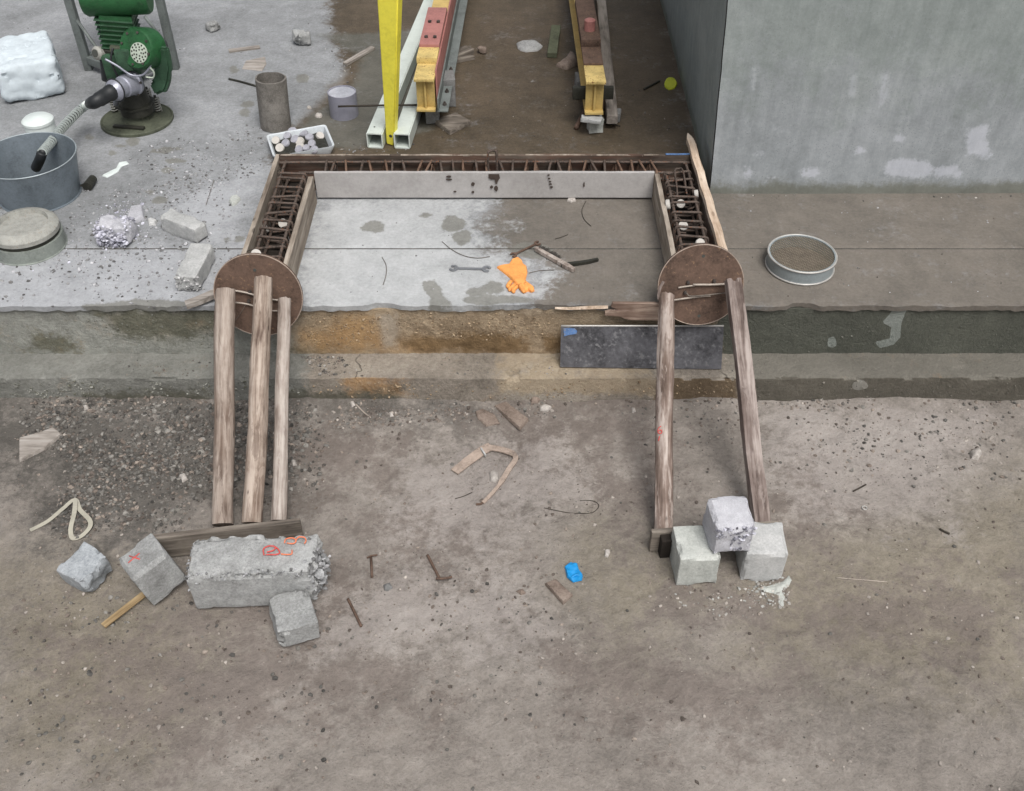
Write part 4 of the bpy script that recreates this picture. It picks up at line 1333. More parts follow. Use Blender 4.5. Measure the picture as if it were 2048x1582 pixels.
# ================================================================== LOGS
def log(name, top, bot, r0, r1, mat, label, seed, flat=None, jag=0.004, bend=0.0, cat='log', split=0.0, group=None):
    top, bot = Vector(top), Vector(bot)
    ax = top - bot
    L = ax.length
    ns, n = int(L / 0.012) + 1, 28
    V, F = [], []
    for i in range(ns + 1):
        t = i / ns
        base_r = r0 + (r1 - r0) * (1 - t)
        th = np.arange(n) * 2 * math.pi / n
        ca, sa = np.cos(th), np.sin(th)
        Pn = np.stack([ca * 1.1, sa * 1.1, np.full(n, t * L * 3.0)], 1)
        groove = fbm(Pn * [2.2, 2.2, 0.5], 1.0, 4, seed)
        lump = fbm(Pn * [0.6, 0.6, 1.2], 1.0, 3, seed + 9)
        fine = fbm(np.stack([ca * 3, sa * 3, np.full(n, t * L * 14)], 1), 1.0, 3, seed + 19)
        rad = base_r * (1 + 0.26 * groove + 0.12 * lump + 0.16 * fine)
        if flat is not None:
            m = np.maximum(np.abs(ca) / flat[0], np.abs(sa) / flat[1])
            rad = rad * (0.35 + 0.65 / m)
        cx = bend * math.sin(math.pi * t) + 0.0016 * math.sin(t * 9 + seed)
        cy = 0.0016 * math.sin(t * 7 + seed * 2)
        z = np.full(n, t * L)
        if i == ns:
            z = z + jag * 2 * fbm(np.stack([ca * 2, sa * 2, th * 0], 1), 1.5, 3, seed + 31)
            if split:
                z = z - split * np.exp(-((ca - 0.05) / 0.22) ** 2)
        for k in range(n):
            V.append((cx + rad[k] * ca[k], cy + rad[k] * sa[k], z[k]))
    for i in range(ns):
        for k in range(n):
            k2 = (k + 1) % n
            F.append((i * n + k, i * n + k2, (i + 1) * n + k2, (i + 1) * n + k))
    mb = MB(); mb.add(V, F)
    c0 = len(mb.v)
    mb.v.append((0, 0, 0)); mb.v.append((float(np.mean([V[ns * n + k][0] for k in range(n)])), 0, L - 0.004 - split * 0.6))
    for k in range(n):
        mb.f.append((c0, (k + 1) % n, k))
        mb.f.append((c0 + 1, ns * n + k, ns * n + (k + 1) % n))
    q = ax.to_track_quat('Z', 'Y')
    o = mesh_obj(name, mb, mat, True)
    o.location = bot
    o.rotation_euler = q.to_euler()
    COL.objects.link(o)
    return tag(o, label, cat, group)
def PYa(u, v, y): return Vector(PY(u, v, y))
def PZa(u, v, z): return Vector(PZ(u, v, z))
g_l = 'wooden logs propping the round plates'
log('log', PYa(450, 582, 3.035), PZa(446, 1050, 0.045), 0.036, 0.038, m_log_a, 'thick greyish wooden log, leftmost of the three under the left plate', 1, group=g_l)
log('log', PYa(526, 557, 3.045), PZa(504, 1046, 0.045), 0.034, 0.036, m_log_b, 'middle and tallest of three wooden logs under the left plate', 2, bend=-0.004, group=g_l)
log('log', PYa(568, 599, 3.035), PZa(558, 1042, 0.040), 0.024, 0.027, m_log_c, 'thin pale wooden log, rightmost of three under the left plate', 3, group=g_l)
log('log', PYa(1334, 592, 3.04), PZa(1326, 1062, 0.045), 0.030, 0.034, m_log_d, 'rough barked wooden prop with red crayon mark at left of right plate', 4, jag=0.012, bend=0.001, group=g_l)
log4 = bpy.data.objects['log.003']
log('log', PYa(1467, 560, 3.05), PZa(1522, 1046, 0.045), 0.031, 0.033, m_log_e, 'weathered squarish timber prop with split top at right of right plate', 5, flat=(0.9, 0.7), jag=0.008, split=0.022, group=g_l)

# bark flake at the split head of the left-hand prop
fl = MB(); strip(fl, smooth_path([PYa(1318, 600, 3.03), PYa(1317, 588, 3.03), PYa(1321, 574, 3.035), PYa(1327, 563, 3.04)], 4), 0.010, 0.004, (1, 0.2, 0))
solo('bark_splinter', fl, m_log_e, 'curved pale bark splinter peeling beside top of barked prop', 'splinter')
# crayon mark on the barked prop
def crayon(name, polys, fn, mat, parent, r=0.0016):
    for pts in polys:
        part(name, tube(MB(), smooth_path([fn(u, v) for u, v in pts], 4), r, 4), mat, parent)

bpy.context.view_layer.update()
_A, _B = PYa(1334, 592, 3.04), PZa(1326, 1062, 0.045)
def on_log(u, v, r=0.034):
    d = Vector(sight(u, v)).normalized(); o = Vector((0, 0, CAM_H))
    ax = (_B - _A).normalized(); n_ = d.cross(ax)
    t = (_A - o).cross(ax).dot(n_) / n_.dot(n_)
    return o + d * (t - r)
for pts in ([(1322, 852), (1316, 858), (1317, 866), (1323, 866), (1323, 860), (1317, 862)], [(1319, 872), (1317, 882)]):
    mkb = tube(MB(), smooth_path([on_log(u, v) for u, v in pts], 4), 0.0018, 4)
    inv = log4.matrix_basis.inverted(); mkb.v = [tuple(inv @ Vector(p)) for p in mkb.v]
    o = mesh_obj('crayon_mark', mkb, m_redmark, 'all'); COL.objects.link(o); o.parent = log4
# tie rods and wires binding logs to plates
def rod(name, pts, r, mat, label, cat, group=None, n=6, per=4):
    return solo(name, tube(MB(), smooth_path(pts, per), r, n), mat, label, cat, group, smooth='all')
oR = lambda u, v, l=0.010: on_plate(u, v, PR, nR, l)
oL = lambda u, v, l=0.010: on_plate(u, v, PL, nL, l)
rod('tie_rod', [oR(1385, 567, .012), oR(1420, 567, .012), oR(1470, 565, .012)], 0.0045, m_wire_lt, 'upper pale steel rod across right plate, running behind split timber prop', 'rod')
rod('tie_rod', [oR(1356, 574, .008), oR(1371, 571, .010), oR(1388, 569, .010)], 0.0035, m_wire_lt, 'short stub of rod left of the upper rod on right plate', 'rod')
rod('tie_rod', [oR(1330, 601, .012), oR(1346, 598, .012), oR(1395, 591, .012), oR(1420, 589, .012)], 0.0040, m_wire_lt, 'lower pale rod across right plate beside barked prop', 'rod')
rod('tie_rod', [oR(1372, 583, .014), oR(1378, 589, .016), oR(1400, 588, .017), oR(1452, 583, .014), oR(1470, 583, .012)], 0.0032, m_wire, 'twisted wire end lapped on lower rod of right plate', 'rod')
rod('tie_rod', [oL(466, 578, .012), oL(490, 582, .012), oL(512, 588, .012)], 0.0040, m_wire_lt, 'upper pale rod between leftmost and middle logs on left plate', 'rod')
rod('tie_rod', [oL(468, 602, .012), oL(490, 604, .014), oL(512, 610, .012)], 0.0036, m_wire_lt, 'lower bent rod between leftmost and middle logs on left plate', 'rod')
rod('tie_rod', [oL(536, 595, .012), oL(550, 597, .012), oL(566, 598, .012)], 0.0038, m_wire_lt, 'upper short rod between middle and thin logs on left plate', 'rod')
rod('tie_rod', [oL(538, 618, .012), oL(550, 619, .012), oL(566, 619, .012)], 0.0034, m_wire_lt, 'lower short rod between middle and thin logs on left plate', 'rod')
rod('tie_rod', [oL(494, 604, .016), oL(484, 622, .018), oL(470, 640, .020)], 0.0012, m_wire, 'thin loose wire hanging slantwise between leftmost and middle logs', 'wire')
rod('tie_rod', [PYa(588, 836, 2.92), PYa(604, 826, 2.92), PYa(615, 814, 2.92)], 0.0022, m_wire_lt, 'thin pale twig standing off right side of thin log near step', 'twig')

# ================================================================== BOARDS AND SHEETS ON THE STEP
mb = MB()
tl2, tr2 = PY(1122, 651, 3.098), PY(1447, 651, 3.098)
bl2, br2 = PZ(1120, 733, ZT + 0.004), PZ(1442, 737, ZT + 0.004)
def slant_panel(tl, tr, bl, br, th, nu=30, nv=10, amp=0.0, seed=0):
    tl, tr, bl, br = map(np.array, (tl, tr, bl, br))
    nrm = np.cross(tr - tl, bl - tl); nrm /= np.linalg.norm(nrm)
    if nrm[1] > 0: nrm = -nrm
    V, F = [], []
    for s in (0, 1):
        for i in range(nu + 1):
            for j in range(nv + 1):
                a, b2 = i / nu, j / nv
                p = (tl * (1 - a) + tr * a) * (1 - b2) + (bl * (1 - a) + br * a) * b2
                V.append(p + nrm * (th * (1 - s)) )
    V = np.array(V)
    if amp:
        d = amp * fbm(V, 4, 3, seed)
        V = V + nrm[None] * d[:, None]
    m_ = (nu + 1) * (nv + 1)
    I = lambda i, j: i * (nv + 1) + j
    for i in range(nu):
        for j in range(nv):
            F.append((I(i, j), I(i, j + 1), I(i + 1, j + 1), I(i + 1, j)))
            F.append((m_ + I(i, j), m_ + I(i + 1, j), m_ + I(i + 1, j + 1), m_ + I(i, j + 1)))
    for i in range(nu):
        F.append((I(i, 0), I(i + 1, 0), m_ + I(i + 1, 0), m_ + I(i, 0)))
        F.append((I(i + 1, nv), I(i, nv), m_ + I(i, nv), m_ + I(i + 1, nv)))
    for j in range(nv):
        F.append((I(0, j + 1), I(0, j), m_ + I(0, j), m_ + I(0, j + 1)))
        F.append((I(nu, j), I(nu, j + 1), m_ + I(nu, j + 1), m_ + I(nu, j)))
    b_ = MB(); b_.add(V, F)
    return b_, nrm
pm, pn = slant_panel(tl2, tr2, bl2, br2, 0.006, amp=0.004, seed=4)
fp = thing('form_panel', 'dark grey steel form panel with blue paint corner leaning on step under right plate', 'panel', tuple((bl2 + br2) / 2))
part('sheet', pm, m_steel_sheet, fp, True)
part('edge', tube(MB(), [tl2 + pn * .004 + (tr2 - tl2) * k / 12 for k in range(13)], 0.0042, 5), m_steel_edge, fp, 'all', label='bright scraped top edge')
bp = MB()
q0 = [tl2 + (tr2 - tl2) * a + (bl2 - tl2) * b2 + pn * 0.0105 for a, b2 in ((0.015, 0.05), (0.085, 0.05), (0.10, 0.12), (0.095, 0.18), (0.055, 0.20), (0.02, 0.24))]
bp.add(q0 + [p + pn * -0.0035 for p in q0], [tuple(range(6))[::-1], tuple(range(6, 12))] + [(i, (i + 1) % 6, 6 + (i + 1) % 6, 6 + i) for i in range(6)])
part('paint_patch', bp, m_blue_paint, fp, label='blue paint patch')

# splintered plywood strip along the platform edge
sp = MB()
yv = 3.100
out = [(1330, 605), (1225, 604), (1222, 611), (1236, 616), (1210, 622), (1209, 628), (1240, 630), (1248, 634), (1260, 637), (1330, 638)]
n = len(out)
P2 = [PY(u, v, yv) for u, v in out]
sp.add([(p[0], yv - 0.010, p[2]) for p in P2] + [(p[0], yv + 0.004, p[2]) for p in P2], [tuple(range(n)), tuple(range(n, 2 * n))[::-1]] + [((i + 1) % n, i, n + i, n + (i + 1) % n) for i in range(n)])
solo('plywood_strip', sp, m_splinter, 'splintered brown plywood strip on platform edge left of right plate', 'plywood')
ys_ = MB(); strip(ys_, [PY(u, v, 3.104) for u, v in ((1110, 616), (1140, 617), (1180, 615), (1216, 614))], [0.007, 0.010, 0.012, 0.011], 0.006, (0, 0.3, 1))
solo('wood_lath', ys_, m_batten, 'thin pale lath along platform edge left of the splintered plywood', 'lath')

# ================================================================== RIGHT-HAND BLOCKS AND THEIR BEARER
def face(pa, pb):
    return math.degrees(math.atan2(pb[1] - pa[1], pb[0] - pa[0]))
S_ = 0.142
def block_at(mb, mat, label, c, yaw, z=0.0, tilt=(0, 0), group=None, name='concrete_cube', cat='concrete cube'):
    return placed(name, mb, mat, label, cat, (c[0], c[1], z), rot(tilt[0], tilt[1], yaw), group, 22)
def front_to_centre(pl, pr, depth):
    pl, pr = np.array(pl), np.array(pr)
    d = (pr - pl)[:2]; d /= np.linalg.norm(d)
    c = (pl + pr)[:2] / 2 + np.array([-d[1], d[0]]) * depth / 2
    return c, face(pl, pr)
g_c = 'concrete test cubes stacked at foot of right props'
c, yw = front_to_centre(PZ(1352, 1172), PZ(1432, 1168), S_)
block_at(rough_block((S_ * .97, S_, S_), 1, chip=0.005), m_block_green, 'greenish grey concrete cube with chipped corner, lower left of the three by right props', c, yw, 0.0, group=g_c)
c, yw = front_to_centre(PZ(1481, 1163), PZ(1564, 1163), S_)
block_at(rough_block((S_, S_, S_ + .004), 2, chip=0.006), m_block_pale, 'grey concrete cube, lower right of the three by right props', c, yw - 2, 0.0, group=g_c)
c, yw = front_to_centre(PZ(1424, 1112, S_), PZ(1501, 1106, S_), S_)
top_cube = block_at(rough_block((S_ * .93, S_ * .97, S_ * .92), 3, chip=0.006, broken={'-y': 0.010}), m_block_lilac, 'pale whitish concrete cube with cracked front resting on two others', c, yw, S_ + 0.002, group=g_c)
# bearer behind them
def edge_board(name, pl, pr, hgt, th, mat, label, cat, seed=0):
    pl, pr = np.array(pl), np.array(pr)
    c = (pl + pr) / 2
    L = np.linalg.norm((pr - pl)[:2])
    mb = MB(); box(mb, (0, 0, hgt / 2), (L, th, hgt), None, 0.003)
    return placed(name, mb, mat, label, cat, (c[0], c[1], 0.0), rot(0, 0, face(pl, pr)))
edge_board('bearer_plank', PZ(1303, 1062, 0.10), PZ(1556, 1045, 0.10), 0.10, 0.020, m_plank, 'dark plank on edge behind three stacked cubes at foot of right props', 'plank')
sb = MB(); box(sb, (0, 0, 0.045), (0.035, 0.06, 0.09), None, 0.003)
c = PZ(1327, 1112); placed('wood_peg', sb, m_near_black_wood, 'dark square peg beside lower left cube at foot of barked prop', 'peg', (c[0], c[1] + 0.02, 0), rot(0, 0, 5))
# spilled mortar by the lower right cube
pm2 = MB(); pad(pm2, floor_poly([(1512, 1176), (1540, 1170), (1566, 1162), (1578, 1150), (1584, 1160), (1578, 1174), (1566, 1182), (1572, 1196), (1570, 1214), (1560, 1220), (1552, 1208), (1546, 1192), (1528, 1186)], 0), -0.002, 0.009, 0.035, 0.004, 0.016, 55, 3)
solo('mortar_spill', pm2, m_block_green, 'pale crumbly mortar spill on earth by the lower right cube', 'mortar', smooth=True)

# ================================================================== LEFT-HAND BLOCKS AND THEIR BEARER
edge_board('bearer_plank', PZ(299, 1074, 0.105), PZ(600, 1040, 0.105), 0.105, 0.022, m_plank, 'dark plank on edge behind broken beam at foot of three logs', 'plank')
pl, pr = PZ(386, 1219), PZ(616, 1209)
c, yw = front_to_centre(pl, pr, 0.165)
bm_ = rough_block((0.40, 0.165, 0.178), 6, res=0.010, bev=0.008, chip=0.012, amp=0.002, broken={'+x': 0.055})
beam = placed('concrete_beam', bm_, m_block, 'large broken concrete beam piece with red and orange crayon marks on top', 'concrete beam', (c[0] + 0.022, c[1], 0), rot(0, 0, yw), None, 22)
def aggregate(parent, boxes, seed, tones, name='exposed_aggregate'):
    """stones showing in a broken face; boxes in the parent's own coordinates: (lo, hi, n, smin, smax)"""
    r = np.random.default_rng(seed)
    pos, size = [], []
    for lo, hi, n_, s0, s1 in boxes:
        pos.append(r.uniform(lo, hi, (n_, 3))); size.append(s0 + (s1 - s0) * r.random(n_) ** 1.5)
    pos, size = np.concatenate(pos), np.concatenate(size)
    V, F = stones_mesh(pos, size, seed)
    m = MB(); m.v = V.tolist(); m.f = F.tolist()
    o = mesh_obj(name, m, mat_stone)
    t = np.array([tones[k][:3] for k in r.integers(0, len(tones), len(pos))]) * r.uniform(0.75, 1.2, (len(pos), 1))
    cattr(o, 'tone', np.concatenate([np.repeat(t, 12, 0), np.ones((len(t) * 12, 1))], 1))
    o['kind'] = 'stuff'
    COL.objects.link(o); o.parent = parent
    return o
AGG = [S(142, 143, 144), S(158, 159, 160), S(128, 128, 128), S(110, 110, 110), S(168, 168, 170)]
aggregate(beam, [((0.165, -0.075, 0.01), (0.200, 0.075, 0.165), 330, 0.005, 0.014), ((0.19, -0.05, 0.03), (0.225, 0.06, 0.13), 150, 0.005, 0.014), ((0.21, -0.02, 0.05), (0.240, 0.05, 0.10), 40, 0.005, 0.012),
                 ((-0.20, -0.0845, 0.135), (0.17, -0.068, 0.180), 170, 0.002, 0.006), ((-0.204, -0.08, 0.09), (-0.188, 0.06, 0.178), 70, 0.002, 0.006)], 4, AGG)
zt = 0.1835
bt_ = lambda u, v: PZ(u, v, zt)
def mark(polys, mat, parent, fn, r=0.0022):
    for pts in polys:
        mb = tube(MB(), smooth_path([fn(u, v) for u, v in pts], 5), r, 5)
        A = np.array(mb.v)
        inv = parent.matrix_basis.inverted()
        mb.v = [tuple(inv @ Vector(p)) for p in mb.v]
        o = mesh_obj('crayon_mark', mb, mat, 'all')
        COL.objects.link(o); o.parent = parent
mark([[(569, 1086), (572, 1078), (586, 1076), (592, 1082), (586, 1087), (574, 1086)], [(592, 1080), (598, 1074), (609, 1075), (612, 1081), (609, 1087)]], m_orangemark, beam, bt_, 0.0024)
mark([[(528, 1110), (527, 1098), (538, 1092), (551, 1094), (546, 1101), (534, 1104)], [(548, 1093), (556, 1098), (559, 1106), (550, 1109), (532, 1109)]], m_redmark, beam, bt_, 0.0026)
mark([[(562, 1108), (572, 1109), (583, 1108), (584, 1100)]], m_orangemark, beam, bt_, 0.0024)

aggregate(top_cube, [((-0.064, -0.072, 0.085), (0.064, -0.060, 0.125), 90, 0.003, 0.008), ((-0.01, -0.072, 0.02), (0.03, -0.062, 0.09), 40, 0.003, 0.008)], 6, [S(150, 150, 160), S(190, 190, 200), S(98, 98, 106), S(120, 120, 128)])
cube2 = rough_block((0.135, 0.135, 0.150), 9, chip=0.004)
cc = PZ(328, 1190)
pc = placed('concrete_cube', cube2, m_block, 'smooth grey concrete cube tipped on its corner left of broken beam', 'concrete cube', (cc[0] - 0.01, cc[1] + 0.045, 0.012), rot(-8, -12, 41), None, 22)
mk = MB()
for a, b2 in (((-0.045, -0.01), (0.0, -0.005)), ((-0.03, 0.015), (-0.01, -0.03))):
    tube(mk, [(a[0], a[1] + 0.02, 0.1508), ((a[0] + b2[0]) / 2, (a[1] + b2[1]) / 2 + 0.02, 0.1512), (b2[0], b2[1] + 0.02, 0.1508)], 0.0022, 5)
o = mesh_obj('crayon_mark', mk, m_redmark, 'all'); COL.objects.link(o); o.parent = pc
# broken cube at far left
bc = rough_block((0.125, 0.125, 0.10), 12, res=0.010, chip=0.008, broken={'+x': 0.035, '-y': 0.008})
c = PZ(188, 1170)
placed('concrete_cube', bc, concrete('bluish_concrete', S(122, 126, 130), S(150, 155, 159), S(178, 182, 186), scale=1.6), 'bluish grey broken concrete cube lying alone near the white strap', 'concrete cube', (c[0] - 0.01, c[1] + 0.03, -0.004), rot(6, -6, -33), None, 22)
# block in front of the beam
bk = rough_block((0.13, 0.15, 0.085), 14, chip=0.008, broken={'-x': 0.012})
c = PZ(592, 1240)
placed('concrete_block', bk, m_block, 'half concrete block lying in front of broken beam', 'concrete block', (c[0], c[1] - 0.02, 0.0), rot(0, 3, 22), None, 22)
# yellow lath under the tipped cube
yl = MB(); box(yl, (0, 0, 0.008), (0.19, 0.024, 0.007), None, 0.002)
c = PZ(257, 1217); placed('wood_lath', yl, m_yellow_wood, 'yellowish wooden lath sticking out under the tipped grey cube', 'lath', (c[0], c[1], 0.002), rot(0, 0, face(PZ(225, 1241), PZ(290, 1190))))

# ================================================================== SMALL THINGS ON THE EARTH
def zg(p):
    return float(ground_h(np.array([p[0]]), np.array([p[1]]))[0])
def gnd(u, v, lift=0.0):
    p = PZ(u, v)
    return np.array([p[0], p[1], zg(p) + lift])
def flat_piece(name, px, th, mat, label, cat, z=None, rnd=0.006, res=0.004, namp=0.0, nscale=40, seed=0, sm=True, group=None):
    base = 0.0 if z is None else z
    poly = floor_poly(px, base)
    c = poly.mean(0)
    z0 = (zg(c) if z is None else z) + 0.0005
    mb = pad(MB(), poly, z0, th, rnd, res, namp, nscale, seed)
    return solo(name, mb, mat, label, cat, group, smooth=sm)
# bent steel bracket
bk_ = thing('bent_bracket', 'bent rusty flat steel bracket lying on earth in the middle foreground', 'bracket', tuple(gnd(975, 950)))
mb = MB(); strip(mb, [gnd(909, 942, .008), gnd(935, 921, .010), gnd(966, 898, .012), gnd(982, 890, .012)], [0.036, 0.040, 0.042, 0.040], 0.005)
part('wide_leg', mb, m_rust_edge, bk_)
mb = MB(); strip(mb, smooth_path([gnd(976, 892, .012), gnd(1005, 898, .012), gnd(1028, 908, .012), gnd(1030, 920, .012), gnd(1018, 938, .010), gnd(998, 968, .007), gnd(976, 994, .005), gnd(966, 1003, .004)], 4), [0.026] * 8 + [0.020] * 12 + [0.013] * 9, 0.006)
part('narrow_leg', mb, m_rust_edge, bk_)
mb = MB(); strip(mb, [gnd(962, 896, .016), gnd(966, 904, .018), gnd(971, 911, .016)], 0.006, 0.010)
part('weld_collar', mb, m_block_pale, bk_, label='pale collar where the bar is bent')
mb = MB(); strip(mb, smooth_path([gnd(952, 1006, .003), gnd(962, 1005, .004), gnd(974, 997, .005)], 4), 0.008, 0.004)
part('tail', mb, m_rust, bk_)
def stone(px, hgt, mat, label, seed, z=None, name='stone', cat='stone'):
    return flat_piece(name, px, hgt, mat, label, cat, z, rnd=hgt * 1.1, res=0.004, namp=hgt * 0.28, nscale=55, seed=seed)
stone([(978, 942), (988, 937), (997, 943), (998, 955), (990, 961), (980, 958)], 0.018, m_pebble, 'small white stone between legs of the bent bracket', 1)
flat_piece('stone_slab', [(987, 812), (1012, 803), (1058, 838), (1040, 858)], 0.014, m_brick, 'flat brown stone tile lying against the step in middle', 'stone slab', rnd=0.004, namp=0.001)
flat_piece('stone_slab', [(950, 824), (965, 818), (990, 830), (1000, 846), (972, 852), (955, 838)], 0.010, m_brick, 'flat brown round edged stone left of the stone tile', 'stone slab', rnd=0.006, namp=0.002)
stone([(1060, 797), (1074, 793), (1082, 800), (1076, 808), (1062, 808)], 0.016, m_brick, 'brown cobble at foot of step right of the stone tile', 4)
stone([(1078, 813), (1092, 809), (1104, 814), (1096, 822), (1080, 821)], 0.014, m_pebble, 'pale oval cobble right of the stone tile', 5)
stone([(836, 785), (848, 783), (856, 792), (850, 800), (838, 797)], 0.020, m_pebble, 'pale pinkish stone at foot of step below orange stain', 6)
stone([(700, 808), (708, 806), (712, 814), (704, 818)], 0.010, m_pebble, 'small white pebble at step foot right of thin log', 7)
stone([(1262, 818), (1270, 819), (1272, 826), (1264, 828)], 0.011, m_pebble, 'small white pebble left of barked prop', 8)
stone([(778, 826), (786, 828), (788, 834), (780, 835)], 0.009, m_pebble, 'small white chip in gravel below the step centre', 9)
stone([(1940, 900), (1956, 893), (1966, 903), (1958, 916), (1944, 914)], 0.028, m_pebble, 'white stone at the right edge on earth', 10)
stone([(560, 802), (570, 801), (573, 810), (563, 812)], 0.012, m_pebble, 'pale stone at step foot between the thin log and middle log', 11)
stone([(168, 816), (178, 814), (180, 822), (170, 824)], 0.011, m_pebble, 'white pebble in dark gravel at far left by step', 12)
stone([(582, 925), (592, 924), (595, 934), (586, 936)], 0.012, m_pebble, 'pale pebble in gravel right of thin log', 13)
stone([(766, 1168), (780, 1164), (786, 1174), (776, 1180), (768, 1178)], 0.014, m_block_dark, 'dark grey stone below the two short steel rods', 14)
stone([(1032, 1178), (1046, 1174), (1052, 1182), (1042, 1188)], 0.012, m_brick, 'brown stone left of the brown tile fragment', 15)
stone([(358, 955), (372, 950), (378, 962), (366, 968)], 0.014, m_pebble, 'pale pebble in dark gravel left of logs', 16)
# blue plastic and brown tile
bl = thing('plastic_scrap', 'bright blue plastic scrap on earth in the foreground', 'plastic', tuple(gnd(1147, 1148)))
P0 = floor_poly([(1129, 1134), (1140, 1125), (1155, 1128), (1158, 1140), (1166, 1152), (1164, 1160), (1146, 1164), (1134, 1154)], 0)
part('shell', pad(MB(), P0, zg(P0.mean(0)) + .001, 0.010, 0.004, 0.003, 0.012, 38, 3), m_blue, bl, True)
part('lip', tube(MB(), smooth_path([gnd(1140, 1158, .012), gnd(1152, 1153, .016), gnd(1164, 1156, .010)], 4), 0.003, 5), m_blue, bl, 'all')
flat_piece('tile_fragment', [(1090, 1166), (1112, 1157), (1146, 1189), (1126, 1206)], 0.013, m_brick, 'brown tile fragment in foreground just below blue plastic scrap', 'tile', rnd=0.003)
flat_piece('mortar_chip', [(1210, 1099), (1219, 1098), (1221, 1104), (1216, 1114), (1209, 1113)], 0.008, m_pebble, 'tiny cream chip lying right of blue plastic scrap', 'chip', rnd=0.005, res=0.003)
def bar(name, px, r, mat, label, cat='rod', z=None, n=6):
    pts = [gnd(u, v, r * 0.9) if z is None else PZ(u, v, z + r * 0.9) for u, v in px]
    return solo(name, tube(MB(), smooth_path(pts, 4), r, n), mat, label, cat, smooth='all')
tr = thing('bent_nail', 'rusty T shaped steel pin lying right of broken beam', 'pin', tuple(gnd(743, 1135)))
part('shank', tube(MB(), [gnd(744, 1154, .005), gnd(742, 1114, .006)], 0.0045, 6), m_rust, tr, 'all')
part('head', tube(MB(), [gnd(734, 1117, .007), gnd(743, 1113, .008), gnd(755, 1111, .006)], 0.0035, 6), m_rust, tr, 'all')
bar('steel_rod', [(855, 1109), (866, 1132), (878, 1153)], 0.0048, m_rust, 'short rusty steel rod lying slantwise in foreground centre')
bar('steel_rod', [(872, 1157), (888, 1157), (904, 1154)], 0.0044, m_rust, 'shorter rusty rod crossing end of the slanting rod', z=0.006)
bar('steel_rod', [(695, 1194), (706, 1216), (722, 1250)], 0.0048, m_rust, 'rusty steel rod in foreground right of half block')
bar('loose_wire', [(1088, 1014), (1130, 1020), (1160, 1026), (1186, 1022), (1198, 1008), (1186, 998), (1160, 997)], 0.0016, m_wire_dk, 'thin curled dark wire on earth right of the bent bracket', 'wire')
bar('loose_wire', [(910, 995), (928, 989), (944, 980)], 0.0016, m_wire_dk, 'short dark wire left of tip of bent bracket', 'wire')
bar('straw', [(1673, 1154), (1700, 1156), (1735, 1158), (1775, 1161)], 0.0018, m_wire_lt, 'long pale straw lying on bare earth at lower right', 'straw')
rg = MB(); c = gnd(1730, 1013, .003); tube(rg, [c + np.array([.0085 * math.cos(k * math.pi / 8), .0085 * math.sin(k * math.pi / 8), 0]) for k in range(16)], 0.0024, 5, closed=True)
solo('washer_ring', rg, m_steel_edge, 'tiny pale ring on bare earth at right', 'ring', smooth='all')
bar('twig', [(1880, 1055), (1890, 1061), (1900, 1066)], 0.004, m_wire_dk, 'short dark twig on earth at far right', 'twig')
bar('twig', [(1708, 977), (1720, 972), (1733, 966)], 0.0035, m_wire_dk, 'little dark stick on earth above the pale ring', 'twig')
bar('twig', [(712, 812), (728, 826), (742, 838)], 0.003, m_wire_lt, 'pale straight stick in gravel at foot of step', 'twig')
# packing strap, board offcut at left
st = MB(); strip(st, smooth_path([gnd(60, 1060, .004), gnd(95, 1042, .005), gnd(125, 1020, .010), gnd(150, 1000, .012), gnd(160, 1020, .010), gnd(180, 1042, .012), gnd(180, 1058, .010), gnd(162, 1074, .006), gnd(146, 1078, .005), gnd(143, 1060, .010), gnd(150, 1030, .016), gnd(152, 1002, .016)], 5), 0.016, 0.0014)
solo('packing_strap', st, m_strap, 'looped pale plastic packing strap on gravel at far left', 'strap')
flat_piece('board_offcut', [(40, 880), (85, 868), (108, 858), (126, 872), (92, 900), (40, 925)], 0.014, m_plank_lt, 'pale grey board offcut on gravel at left edge', 'board', rnd=0.003)

# ================================================================== SMALL THINGS ON THE PLATFORM FLOOR INSIDE THE FORM
Zf = ZP + 0.002
gl = thing('rubber_glove', 'crumpled orange rubber glove lying inside formwork', 'glove', tuple(PZ(1035, 550, Zf)))
part('cuff', pad(MB(), floor_poly([(993, 535), (1004, 531), (1018, 529), (1024, 519), (1036, 515), (1044, 522), (1047, 529), (1053, 533), (1055, 545), (1052, 557), (1051, 566), (1038, 570), (1022, 558), (1010, 548)], Zf), Zf, 0.009, 0.008, 0.003, 0.005, 24, 3, 0.5), m_orange, gl, True)
part('palm', pad(MB(), floor_poly([(1014, 550), (1036, 545), (1052, 555), (1051, 563), (1058, 568), (1068, 576), (1069, 582), (1063, 585), (1056, 582), (1051, 585), (1043, 583), (1036, 575), (1026, 564)], Zf), Zf, 0.013, 0.010, 0.003, 0.003, 30, 5, 0.5), m_orange, gl, True)
for i, (pts, r) in enumerate((([(1022, 563), (1016, 571), (1018, 575)], 0.0085), ([(1030, 569), (1020, 578), (1022, 580)], 0.0085), ([(1034, 573), (1026, 581), (1030, 584)], 0.008), ([(1050, 568), (1060, 577), (1066, 582)], 0.009), ([(1040, 570), (1046, 580), (1050, 584)], 0.009))):
    P_ = smooth_path([PZ(u, v, Zf + r * 0.8) for u, v in pts], 4)
    part('finger', tube(MB(), P_, [r] * (len(P_) - 2) + [r * .9, r * .45], 10), m_orange, gl, 'all')
